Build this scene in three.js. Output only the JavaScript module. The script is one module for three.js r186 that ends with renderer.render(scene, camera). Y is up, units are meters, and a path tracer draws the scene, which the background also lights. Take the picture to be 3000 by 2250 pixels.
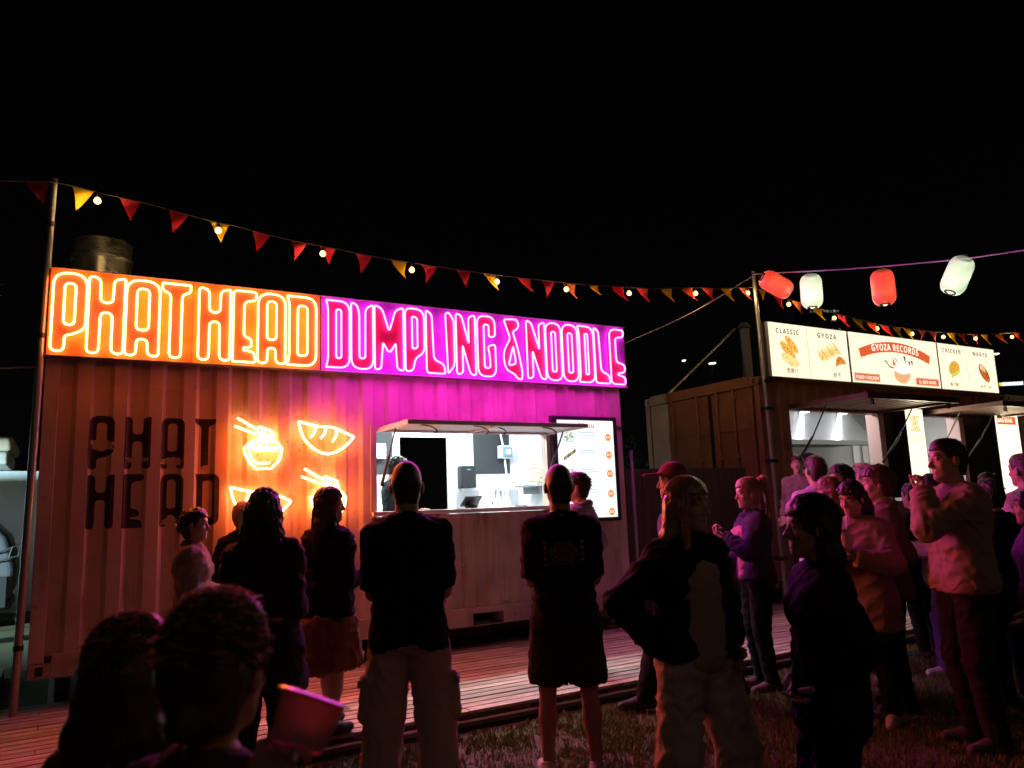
import * as THREE from 'three';
import { mergeGeometries } from 'three/addons/utils/BufferGeometryUtils.js';
import { ImprovedNoise } from 'three/addons/math/ImprovedNoise.js';
import { RoundedBoxGeometry } from 'three/addons/geometries/RoundedBoxGeometry.js';
import { RectAreaLightUniformsLib } from 'three/addons/lights/RectAreaLightUniformsLib.js';

// ------------------------------------------------------------------ camera, sky, light, exposure
const scene = new THREE.Scene();
const camera = new THREE.PerspectiveCamera(53.07, 4 / 3, 0.05, 600);
camera.position.set(0.1693, 1.4451, 7.4275);
camera.rotation.set(0.15764, -0.53076, -0.03712, 'YXZ');
camera.focus = 6.2; camera.userData.fStop = 3.0;
const renderer = new THREE.WebGLRenderer({ antialias: true });
renderer.setSize(1024, 768);
renderer.toneMapping = THREE.LinearToneMapping;
renderer.toneMappingExposure = 1.0;
renderer.shadowMap.enabled = true;
RectAreaLightUniformsLib.init();
{ // clear night sky, nearly black, a trace of town glow low down all the way round
  const W = 64, H = 32, d = new Float32Array(W * H * 4);
  for (let y = 0; y < H; y++) for (let x = 0; x < W; x++) {
    const e = (y + 0.5) / H - 0.5, k = 0.0006 + 0.0009 * Math.exp(-Math.max(0, e) * 14), i = (y * W + x) * 4;
    d[i] = k * 1.05; d[i + 1] = k * 0.95; d[i + 2] = k * 1.0; d[i + 3] = 1;
  }
  const t = new THREE.DataTexture(d, W, H, THREE.RGBAFormat, THREE.FloatType);
  t.mapping = THREE.EquirectangularReflectionMapping; t.magFilter = THREE.LinearFilter; t.needsUpdate = true;
  scene.background = t; scene.environment = t;
}
const moon = new THREE.DirectionalLight(new THREE.Color(1, 0.95, 0.88), 0.004);
moon.name = 'moon'; moon.position.set(-20, 40, 30); moon.castShadow = true; moon.shadow.radius = 2;
scene.add(moon, moon.target);

// neon colours, linear
const ORANGE = [1.0, 0.1, 0.006], PINK = [1.0, 0.012, 0.8], WARM = [1.0, 0.62, 0.26], COOL = [0.86, 0.96, 1.0];
const lin = (c) => new THREE.Color().setRGB(c[0], c[1], c[2]);
function areaLight(name, c, intensity, w, h, pos, look) {
  const l = new THREE.RectAreaLight(lin(c), intensity, w, h);
  l.name = name; l.position.set(...pos); l.lookAt(...look); scene.add(l); return l;
}
// light of the neon tubes: out over the queue, down over the wall below each sign, and onto the wall behind the wall neons
areaLight('orange_sign_glow', ORANGE, 18, 2.25, 0.6, [1.15, 3.19, 0.235], [1.35, 2.9, 3.0]);
areaLight('pink_sign_glow', PINK, 24, 3.7, 0.6, [4.16, 3.19, 0.235], [4.16, 2.9, 3.0]);
areaLight('orange_sign_wash', ORANGE, 1.6, 2.25, 0.16, [1.15, 2.86, 0.36], [1.15, 1.8, 0.2]);
areaLight('pink_sign_wash', PINK, 12, 3.7, 0.16, [4.16, 2.86, 0.36], [4.16, 1.8, 0.2]);
areaLight('wall_neon_glow', ORANGE, 18, 1.1, 0.8, [2.05, 1.95, 0.13], [2.25, 1.6, 2.4]);
for (const [x, y] of [[1.76, 2.06], [2.382, 1.59], [2.39, 2.165], [1.775, 1.55]]) areaLight('wall_neon_wash', ORANGE, 7, 0.5, 0.36, [x, y, 0.17], [x, y, -1]);
// kitchen ceiling panels
areaLight('kitchen_panel_light', COOL, 125, 1.2, 0.3, [3.3, 2.955, -1.26], [3.3, 0, -1.26]);
areaLight('kitchen_panel_light', COOL, 125, 1.2, 0.3, [4.75, 2.955, -1.26], [4.75, 0, -1.26]);
areaLight('grill_panel_light', [1, 0.97, 0.9], 30, 1.2, 0.3, [10.6, 2.955, -0.7], [10.6, 0, -0.7]);
areaLight('grill_panel_light', [1, 0.97, 0.9], 30, 1.2, 0.3, [12.8, 2.955, -0.8], [12.8, 0, -0.8]);
// back-lit boards of the second stall and the menu screen
areaLight('board_glow', [1, 0.9, 0.68], 2.2, 5.6, 0.72, [11.43, 3.47, 0.26], [11.43, 3.1, 3]);
areaLight('menu_box_glow', [1, 0.88, 0.6], 22, 0.44, 1.4, [11.87, 2.0, 0.2], [11.87, 2.0, 3]);
areaLight('menu_box_glow', [1, 0.88, 0.6], 16, 0.7, 1.4, [14.58, 2.0, 0.2], [14.58, 2.0, 3]);
areaLight('menu_screen_glow', [0.9, 0.97, 1], 1.4, 0.8, 1.15, [5.45, 1.84, 0.14], [5.45, 1.84, 3]);

// ------------------------------------------------------------------ helpers
const V = (x, y, z) => new THREE.Vector3(x, y, z);
let seed = 7;
const rnd = () => { seed = (seed + 0x6d2b79f5) | 0; let t = Math.imul(seed ^ (seed >>> 15), 1 | seed); t = (t + Math.imul(t ^ (t >>> 7), 61 | t)) ^ t; return ((t ^ (t >>> 14)) >>> 0) / 4294967296; };
const rr = (a, b) => a + (b - a) * rnd();
const perlin = new ImprovedNoise(), N = (x, y, z) => perlin.noise(x, y, z);
const used = new Map();
function numbered(name) { const n = used.get(name) ?? 0; used.set(name, n + 1); return n ? name + '_' + String(n).padStart(3, '0') : name; }
function tag(o, label, category, group, kind) {
  if (label) o.userData.label = label; if (category) o.userData.category = category;
  if (group) o.userData.group = group; if (kind) o.userData.kind = kind; return o;
}
function mesh(name, geo, mat, parent) {
  const m = new THREE.Mesh(geo, mat); m.name = parent && parent !== scene ? name : numbered(name); m.castShadow = m.receiveShadow = true; (parent ?? scene).add(m); return m;
}
function thing(name, label, category, pos = [0, 0, 0], turn = 0, group) {
  const g = new THREE.Group(); g.name = numbered(name); g.position.set(...pos); g.rotation.y = turn; scene.add(g); return tag(g, label, category, group);
}
function box(x0, x1, y0, y1, z0, z1) { return new THREE.BoxGeometry(x1 - x0, y1 - y0, z1 - z0).translate((x0 + x1) / 2, (y0 + y1) / 2, (z0 + z1) / 2); }
function rbox(x0, x1, y0, y1, z0, z1, r = 0.01) { return new RoundedBoxGeometry(x1 - x0, y1 - y0, z1 - z0, 2, r).translate((x0 + x1) / 2, (y0 + y1) / 2, (z0 + z1) / 2); }
function flat(g) { const h = g.index ? g.toNonIndexed() : g; for (const k of Object.keys(h.attributes)) if (!['position', 'normal', 'uv'].includes(k)) h.deleteAttribute(k); return h; }
const merge = (list) => mergeGeometries(list.map(flat), false);
function rod(a, b, r, seg = 10, r2 = r) {
  const d = V(...b).sub(V(...a)), g = new THREE.CylinderGeometry(r2, r, d.length(), seg, 1);
  g.applyQuaternion(new THREE.Quaternion().setFromUnitVectors(V(0, 1, 0), d.clone().normalize()));
  return g.translate((a[0] + b[0]) / 2, (a[1] + b[1]) / 2, (a[2] + b[2]) / 2);
}
// sweep a round tube along points; closed loops join up
function tube(pts, r, closed = false, seg = 8) {
  const n = pts.length, pos = [], nor = [], uv = [], idx = [];
  let prev = null;
  for (let i = 0; i < n; i++) {
    const p = V(...pts[i]), a = V(...pts[closed ? (i + n - 1) % n : Math.max(0, i - 1)]), b = V(...pts[closed ? (i + 1) % n : Math.min(n - 1, i + 1)]);
    const t = b.sub(a).normalize();
    let u = prev ? prev.clone().addScaledVector(t, -prev.dot(t)) : Math.abs(t.z) < 0.9 ? V(0, 0, 1).addScaledVector(t, -t.z) : V(1, 0, 0).addScaledVector(t, -t.x);
    u.normalize(); prev = u; const w = t.clone().cross(u), rad = typeof r === 'function' ? r(i / (n - 1)) : r;
    for (let j = 0; j <= seg; j++) {
      const a2 = (j / seg) * Math.PI * 2, d = u.clone().multiplyScalar(Math.cos(a2)).addScaledVector(w, Math.sin(a2));
      pos.push(p.x + d.x * rad, p.y + d.y * rad, p.z + d.z * rad); nor.push(d.x, d.y, d.z); uv.push(i / n, j / seg);
    }
  }
  const m = closed ? n : n - 1, s = seg + 1;
  for (let i = 0; i < m; i++) for (let j = 0; j < seg; j++) {
    const a = i * s + j, b = ((i + 1) % n) * s + j; idx.push(a, a + 1, b, b, a + 1, b + 1);
  }
  if (!closed) for (const e of [0, n - 1]) { // caps
    const c = pos.length / 3; pos.push(...pts[e]); const t = V(...pts[e]).sub(V(...pts[e ? n - 2 : 1])).normalize(); nor.push(t.x, t.y, t.z); uv.push(0, 0);
    for (let j = 0; j < seg; j++) { const a = e * s + j; e ? idx.push(c, a, a + 1) : idx.push(c, a + 1, a); }
  }
  const g = new THREE.BufferGeometry();
  g.setAttribute('position', new THREE.Float32BufferAttribute(pos, 3)); g.setAttribute('normal', new THREE.Float32BufferAttribute(nor, 3));
  g.setAttribute('uv', new THREE.Float32BufferAttribute(uv, 2)); g.setIndex(idx); return g;
}
// polygon with rounded corners: [x, y, radius]
function rounded(P) {
  const out = [], n = P.length;
  for (let i = 0; i < n; i++) {
    const [x, y, r = 0] = P[i], [ax, ay] = P[(i + n - 1) % n], [bx, by] = P[(i + 1) % n];
    const la = Math.hypot(ax - x, ay - y), lb = Math.hypot(bx - x, by - y), k = Math.min(r, la * 0.49, lb * 0.49);
    if (k < 1e-4) { out.push([x, y]); continue; }
    const p = [x + ((ax - x) / la) * k, y + ((ay - y) / la) * k], q = [x + ((bx - x) / lb) * k, y + ((by - y) / lb) * k];
    for (let j = 0; j <= 6; j++) { const t = j / 6, s = 1 - t; out.push([s * s * p[0] + 2 * s * t * x + t * t * q[0], s * s * p[1] + 2 * s * t * y + t * t * q[1]]); }
  }
  return out;
}
function smooth(pts, per = 8, closed = false) { return new THREE.CatmullRomCurve3(pts.map((p) => V(p[0], p[1], p[2] ?? 0)), closed, 'centripetal').getPoints(pts.length * per).map((p) => [p.x, p.y, p.z]); }

// ------------------------------------------------------------------ textures and materials
function fbm(x, y, per, oct = 4, sd = 0) { // tiling noise, 0..1
  let a = 0.5, s = 0, t = 0;
  for (let o = 0; o < oct; o++) {
    const c = Math.cos, q = Math.PI * 2, f = per * 2 ** o;
    const n = N(x * f % f, y * f % f, sd + o * 7.3), n2 = N((x * f % f) - f, y * f % f, sd + o * 7.3), n3 = N(x * f % f, (y * f % f) - f, sd + o * 7.3), n4 = N((x * f % f) - f, (y * f % f) - f, sd + o * 7.3);
    const u = x % 1, v = y % 1; s += a * ((n * (1 - u) + n2 * u) * (1 - v) + (n3 * (1 - u) + n4 * u) * v); t += a; a *= 0.5;
  }
  return 0.5 + s / t * 0.9;
}
function texture(n, fn, srgb = true) {
  const d = new Uint8Array(n * n * 4);
  for (let y = 0; y < n; y++) for (let x = 0; x < n; x++) {
    const c = fn(x / n, y / n), i = (y * n + x) * 4;
    for (let k = 0; k < 3; k++) { const v = Array.isArray(c) ? c[k] : c; d[i + k] = Math.max(0, Math.min(255, Math.round(v * 255))); }
    d[i + 3] = 255;
  }
  const t = new THREE.DataTexture(d, n, n); t.wrapS = t.wrapT = THREE.RepeatWrapping; t.magFilter = THREE.LinearFilter; t.minFilter = THREE.LinearMipmapLinearFilter; t.generateMipmaps = true;
  if (srgb) t.colorSpace = THREE.SRGBColorSpace; t.needsUpdate = true; return t;
}
function canvas(w, h, draw) {
  const c = document.createElement('canvas'); c.width = w; c.height = h; draw(c.getContext('2d'), w, h);
  const t = new THREE.CanvasTexture(c); t.colorSpace = THREE.SRGBColorSpace; t.magFilter = THREE.LinearFilter; return t;
}
function rep(t, x, y) { const c = t.clone(); c.repeat.set(x, y); c.needsUpdate = true; return c; }
function std(c, roughness = 0.8, o = {}) { return new THREE.MeshStandardMaterial({ color: lin(c), roughness, ...o }); }
const glow = (c, k, o = {}) => new THREE.MeshStandardMaterial({ color: lin([0.2, 0.2, 0.2]), emissive: lin(c), emissiveIntensity: k, roughness: 0.4, ...o });
// cloth: rough, with a little fuzz that catches light from behind
const grainT = texture(256, (x, y) => 0.5 + 0.35 * (fbm(x, y, 32, 3, 3) - 0.5) + 0.2 * (fbm(x, y, 6, 3, 9) - 0.5) * 2, false);
const weaveT = texture(128, (x, y) => 0.5 + 0.25 * Math.sin(x * 128 * 0.785) * Math.sin(y * 128 * 0.785) + 0.5 * (fbm(x, y, 24, 2, 5) - 0.5), false);
const clothCache = new Map();
function cloth(c, o = {}) {
  const key = c.join() + JSON.stringify(o); if (clothCache.has(key)) return clothCache.get(key);
  const m = new THREE.MeshPhysicalMaterial({ color: lin(c), roughness: o.rough ?? 0.92, sheen: o.sheen ?? 0.35, sheenRoughness: 0.45, sheenColor: lin(c.map((v) => Math.min(1, v * 1.2 + 0.04))), bumpMap: rep(weaveT, 10, 10), bumpScale: 0.002, specularIntensity: 0.35 });
  clothCache.set(key, m); return m;
}
const skinM = (c) => { const k = 'skin' + c.join(); if (!clothCache.has(k)) clothCache.set(k, new THREE.MeshPhysicalMaterial({ color: lin(c), roughness: 0.52, vertexColors: true, specularIntensity: 0.6 })); return clothCache.get(k); };
const hairM = (c, sh = 0.12) => { const k = 'hair' + c.join() + sh; if (!clothCache.has(k)) clothCache.set(k, new THREE.MeshPhysicalMaterial({ color: lin(c), roughness: sh > 0.5 ? 0.32 : 0.5, clearcoat: sh > 0.5 ? 0.5 : 0, clearcoatRoughness: 0.3, sheen: sh > 0.5 ? 1 : 0.12, sheenRoughness: 0.4, sheenColor: lin(c.map((v) => Math.min(1, v * 2 + (sh > 0.5 ? 0.35 : 0.02)))), bumpMap: rep(grainT, 10, 1), bumpScale: 0.002 })); return clothCache.get(k); };

const steel = std([0.55, 0.56, 0.57], 0.32, { metalness: 0.95, bumpMap: rep(grainT, 3, 3), bumpScale: 0.001 });
const galv = std([0.95, 0.95, 0.9], 0.38, { metalness: 0.9, roughnessMap: rep(texture(256, (x, y) => [1, 0.6 + 0.7 * (fbm(x, y, 10, 3, 4) - 0.3), 1], false), 1, 2), map: texture(256, (x, y) => { const v = 0.62 + 0.6 * (fbm(x, y, 14, 3, 31) - 0.5); return [v, v, v * 0.97]; }) });
const poleM = std([0.42, 0.4, 0.37], 0.38, { metalness: 0.85, bumpMap: rep(grainT, 2, 6), bumpScale: 0.002 });
const black = std([0.012, 0.012, 0.013], 0.5), blackMatt = std([0.01, 0.01, 0.01], 0.9), rubber = std([0.02, 0.02, 0.02], 0.8);
const whitePaint = std([0.75, 0.75, 0.74], 0.5);
const wallT = texture(512, (x, y) => { const st = Math.max(0, fbm(x, y * 0.12, 30, 3, 61) - 0.6) * 0.35, sp = Math.max(0, fbm(x, y, 48, 2, 13) - 0.78) * 4, v = 0.8 + 0.26 * (fbm(x, y, 5, 5, 2) - 0.5) - st; return [v - sp * 0.3, v * 0.985 - st * 0.12 - sp * 0.5, v * 0.965 - st * 0.2 - sp * 0.55]; });
const rustT = texture(512, (x, y) => { const v = 0.72 + 0.5 * (fbm(x, y, 6, 5, 21) - 0.5), r = Math.max(0, fbm(x, y * 0.5, 14, 4, 17) - 0.62) * 2.2; return [v * (1 - r * 0.5), v * (1 - r * 0.7), v * (1 - r * 0.75)]; });

// ------------------------------------------------------------------ the ground and the deck
const DECK_Z = 2.19, GROUND = -0.12;
{
  const dirt = (x, y) => fbm(x, y, 6, 5, 40);
  const groundT = texture(512, (x, y) => {
    const g = dirt(x, y), f = fbm(x, y, 60, 3, 41), k = Math.min(1, Math.max(0, (g - 0.5) * 5 + 0.5));
    const soil = [0.2 + 0.17 * f, 0.16 + 0.14 * f, 0.1 + 0.1 * f], grass = [0.14 + 0.12 * f, 0.18 + 0.16 * f, 0.07 + 0.06 * f];
    return soil.map((v, i) => v * k + grass[i] * (1 - k));
  });
  const g = new THREE.PlaneGeometry(700, 700, 1, 1).rotateX(-Math.PI / 2), uv = g.attributes.uv;
  for (let i = 0; i < uv.count; i++) uv.setXY(i, uv.getX(i) * 175, uv.getY(i) * 175);
  const m = mesh('ground', g, new THREE.MeshStandardMaterial({ map: groundT, roughness: 1, bumpMap: groundT, bumpScale: 0.03 }));
  m.position.y = GROUND; tag(m, null, null, null, 'structure');
  // short turf, thin where the soil shows
  const blade = new THREE.BufferGeometry();
  { const p = [], ix = []; for (let k = 0; k < 4; k++) { const a = k * 1.7 + 0.4, r = 0.007 * k, w = 0.0028, h = 0.026 + 0.009 * (k % 3), x = Math.cos(a) * r, z = Math.sin(a) * r, lx = Math.cos(a * 2.1) * 0.014, lz = Math.sin(a * 2.1) * 0.014, b = p.length / 3; p.push(x - w, 0, z, x + w, 0, z, x + lx * 0.4 + w * 0.6, h * 0.6, z + lz * 0.4, x + lx, h, z + lz); ix.push(b, b + 1, b + 2, b, b + 2, b + 3); }
    blade.setAttribute('position', new THREE.Float32BufferAttribute(p, 3)); blade.setIndex(ix); blade.computeVertexNormals(); }
  const spots = [];
  for (let i = 0; i < 150000; i++) {
    const u = rnd(), z = DECK_Z + 0.12 + Math.pow(u, 0.8) * 3.6, x = rr(0.2, 9.5), gx = ((x + 350) / 700 * 175) % 1, gy = ((350 - z) / 700 * 175) % 1;
    const k = Math.min(1, Math.max(0, (dirt(gx, gy) - 0.5) * 5 + 0.5)); if (rnd() < k * 0.8) continue; spots.push([x, z, k]);
  }
  const im = new THREE.InstancedMesh(blade, new THREE.MeshStandardMaterial({ color: 0xffffff, roughness: 0.85, side: THREE.DoubleSide }), spots.length);
  const M = new THREE.Matrix4(), Q = new THREE.Quaternion(), S = V(1, 1, 1), col = new THREE.Color();
  spots.forEach(([x, z, k], i) => { const s = rr(0.55, 1.25); Q.setFromAxisAngle(V(0, 1, 0), rnd() * 6.28); M.compose(V(x, GROUND, z), Q, S.set(s, s * rr(0.6, 1.2), s)); im.setMatrixAt(i, M); const d = rnd() < 0.2; im.setColorAt(i, d ? col.setRGB(0.17, 0.13, 0.06) : col.setRGB(rr(0.08, 0.15), rr(0.1, 0.17), rr(0.018, 0.035))); });
  im.name = 'grass'; tag(im, 'short trampled lawn grass with bare patches beside the deck', 'grass', null, 'stuff'); im.castShadow = im.receiveShadow = true; scene.add(im);
}
{
  const woodT = [1, 2, 3].map((k) => texture(256, (x, y) => { const gr = fbm(x * 0.5, y, 26 + k, 3, k * 9), l = fbm(x, y, 3, 4, k * 5); const v = 0.5 + 0.3 * (l - 0.5) + 0.28 * (gr - 0.5) - 0.35 * Math.max(0, fbm(x * 0.3, y, 60, 2, k) - 0.66); return [v * 1.04, v * 0.95, v * 0.87]; }));
  const wood = woodT.map((t, i) => new THREE.MeshStandardMaterial({ map: rep(t, 1, 1), roughness: 0.72, bumpMap: rep(t, 1, 1), bumpScale: 0.004, color: lin([[1.5, 1.45, 1.4], [1.22, 1.18, 1.15], [1.72, 1.66, 1.6]][i]) }));
  const deck = new THREE.Group(); deck.name = 'deck'; tag(deck, null, null, null, 'structure'); scene.add(deck);
  const pw = 0.096, gap = 0.019, cuts = new Map();
  const plank = (len) => { if (!cuts.has(len)) { const g = new RoundedBoxGeometry(len, 0.022, pw, 1, 0.003), uv = g.attributes.uv, p = g.attributes.position; for (let i = 0; i < uv.count; i++) uv.setXY(i, p.getX(i) / 2.4, p.getZ(i) / 0.5 + p.getY(i) * 2); cuts.set(len, g); } return cuts.get(len); };
  const lens = [3.0, 3.6, 4.2];
  let row = 0;
  for (let z = DECK_Z - pw / 2; z > -0.25; z -= pw + gap, row++) {
    let x = -3.2 - (row % 4) * 0.9;
    while (x < 17) { const len = lens[Math.floor(rnd() * 3)]; const p = mesh('plank', plank(len - 0.004), wood[Math.floor(rnd() * 3)], deck); p.position.set(x + len / 2, -0.011 + rr(-0.0015, 0.0015), z); p.rotation.y = rnd() < 0.5 ? 0 : Math.PI; x += len; }
  }
  for (let x = -3.9; x < 17.4; x += 0.45) mesh('joist', box(x, x + 0.045, GROUND + 0.002, -0.024, -2.5, DECK_Z - 0.08), wood[1], deck);
  mesh('edge_trim', rbox(-4, 17.5, -0.068, -0.054, DECK_Z + 0.012, DECK_Z + 0.034, 0.003), std([0.72, 0.68, 0.62], 0.4), deck);
  mesh('fascia', box(-4, 17.5, GROUND + 0.004, -0.07, DECK_Z - 0.06, DECK_Z - 0.035), wood[1], deck);
}

// ------------------------------------------------------------------ shipping containers
const CY = 0.225, CT = 3.12, CL = 6.06, CD = 2.44;
// corrugated sheet in the xy plane, ribs upright, standing proud towards +z; u, v in metres
function corrugated(x0, x1, y0, y1, z = 0, pitch = 0.28, depth = 0.036, phase = 0) {
  const xs = [], key = [[0, 0], [0.07, 0], [0.105, 1], [0.21, 1], [0.245, 0], [0.28, 0]];
  const at = (x) => { const t = (((x - phase) % pitch) + pitch) % pitch / pitch * 0.28; for (let i = 1; i < key.length; i++) if (t <= key[i][0]) { const [a, b] = [key[i - 1], key[i]]; return b[0] === a[0] ? b[1] : a[1] + (b[1] - a[1]) * (t - a[0]) / (b[0] - a[0]); } return 0; };
  xs.push(x0); for (let k = Math.floor((x0 - phase) / pitch) - 1; ; k++) { const b = phase + k * pitch; if (b > x1) break; for (const [o] of key) { const r = b + o / 0.28 * pitch; if (r > x0 + 1e-4 && r < x1 - 1e-4 && r - xs[xs.length - 1] > 1e-5) xs.push(r); } } xs.push(x1);
  const pos = [], uv = [], idx = [];
  for (let i = 0; i < xs.length - 1; i++) {
    const a = xs[i], b = xs[i + 1], za = z - depth * at(a), zb = z - depth * at(b), o = pos.length / 3;
    pos.push(a, y0, za, b, y0, zb, b, y1, zb, a, y1, za); uv.push(a, y0, b, y0, b, y1, a, y1); idx.push(o, o + 1, o + 2, o, o + 2, o + 3);
  }
  const g = new THREE.BufferGeometry(); g.setAttribute('position', new THREE.Float32BufferAttribute(pos, 3)); g.setAttribute('uv', new THREE.Float32BufferAttribute(uv, 2)); g.setIndex(idx);
  return flatNormals(g);
}
function flatNormals(g) { const h = g.toNonIndexed(); h.computeVertexNormals(); return h; }
function scaleUV(g, k) { const p = g.attributes.position, n = g.attributes.normal, uv = g.attributes.uv; for (let i = 0; i < p.count; i++) { const ax = Math.abs(n.getX(i)), ay = Math.abs(n.getY(i)); uv.setXY(i, (ax > 0.7 ? p.getZ(i) : p.getX(i)) * k, (ay > 0.7 ? p.getZ(i) : p.getY(i)) * k); } return g; }
const castingG = merge([rbox(-0.081, 0.081, -0.059, 0.059, -0.089, 0.089, 0.008)]);
const holeShadeM = std([0.04, 0.03, 0.028], 0.9);  // dark plates on the castings: shade of the holes put into the colour
const holePlateG = rbox(-0.028, 0.028, -0.036, 0.036, -0.003, 0.003, 0.002);
function shell(t, x0, mat, opts) { // frame, roof, rear and end walls shared by both stalls
  const x1 = x0 + CL;
  for (const x of [x0, x1]) for (const z of [0, -CD]) {
    const s = x === x0 ? 1 : -1, f = z === 0 ? -1 : 1;
    mesh('corner_post', scaleUV(rbox(Math.min(x, x + s * 0.11), Math.max(x, x + s * 0.11), CY + 0.12, CT - 0.12, Math.min(z, z + f * 0.1), Math.max(z, z + f * 0.1), 0.006), 0.5), mat, t);
    for (const y of [CY + 0.059, CT - 0.059]) {
      const c = mesh('corner_casting', castingG, mat, t); c.position.set(x + s * 0.079, y, z + f * 0.086);
      const h = mesh('hole_shade_plate', holePlateG, holeShadeM, c); h.position.set(0, 0, z === 0 ? 0.0875 : -0.0875);
      const h2 = mesh('hole_shade_plate', holePlateG, holeShadeM, c); h2.rotation.y = Math.PI / 2; h2.position.set(-s * 0.0795, 0, 0);
    }
  }
  for (const [z0, z1] of [[-0.06, 0.002], [-CD - 0.002, -CD + 0.06]]) mesh('top_rail', scaleUV(box(x0 + 0.16, x1 - 0.16, CT - 0.08, CT - 0.005, z0, z1), 0.5), mat, t);
  for (const x of [x0, x1 - 0.06]) { mesh('top_rail', scaleUV(box(x, x + 0.06, CT - 0.1, CT - 0.005, -CD + 0.18, -0.18), 0.5), mat, t); mesh('bottom_rail', scaleUV(box(x, x + 0.06, CY, CY + 0.14, -CD + 0.18, -0.18), 0.5), mat, t); }
  mesh('roof', box(x0 + 0.02, x1 - 0.02, CT - 0.06, CT - 0.02, -CD + 0.06, -0.061), mat, t);
  mesh('floor', box(x0 + 0.06, x1 - 0.06, CY + 0.13, CY + 0.2, -CD + 0.06, -0.07), std([0.2, 0.2, 0.2], 0.7), t);
  for (const [a, b, lo] of opts?.door ? [[x0 + 0.1, opts.door[0], CY + 0.1], [opts.door[1], x1 - 0.1, CY + 0.1], [opts.door[0], opts.door[1], opts.door[2]]] : [[x0 + 0.1, x1 - 0.1, CY + 0.1]]) mesh('rear_wall', corrugated(a, b, lo, CT - 0.05, -CD + 0.03), mat, t);
}
const blockBearerM = std([0.14, 0.1, 0.075], 0.9);
function bottomRail(t, x0, mat) { // with two fork pockets
  const x1 = x0 + CL, y0 = CY, y1 = CY + 0.17, pk = [[x0 + 1.9, x0 + 2.27], [x0 + 3.95, x0 + 4.32]];
  let x = x0 + 0.165;
  for (const [a, b] of [...pk, [x1 - 0.165, x1]]) { mesh('bottom_rail', scaleUV(box(x, a, y0, y1, -0.06, 0.004), 0.5), mat, t); x = b; }
  for (const [a, b] of pk) { mesh('rail_strip', scaleUV(box(a, b, y1 - 0.045, y1, -0.06, 0.004), 0.5), mat, t); for (const g of [box(a - 0.01, a, y0, y1 - 0.046, -CD + 0.07, -0.062), box(b, b + 0.01, y0, y1 - 0.046, -CD + 0.07, -0.062), box(a, b, y0 - 0.006, y0, -CD + 0.07, -0.004)]) mesh('fork_pocket', g, mat, t); }
  for (const z of [-0.75, -1.75, -2.3]) mesh('light_block_bearer', box(x0 + 0.2, x1 - 0.2, 0.001, CY - 0.002, z - 0.06, z + 0.06), blockBearerM, t);  // full-length bearers added to block light spilling under the container
  mesh('rail_lip', scaleUV(box(x0 + 0.165, x1 - 0.165, y1, y1 + 0.02, -0.04, 0.022), 0.5), mat, t);
}
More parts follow.
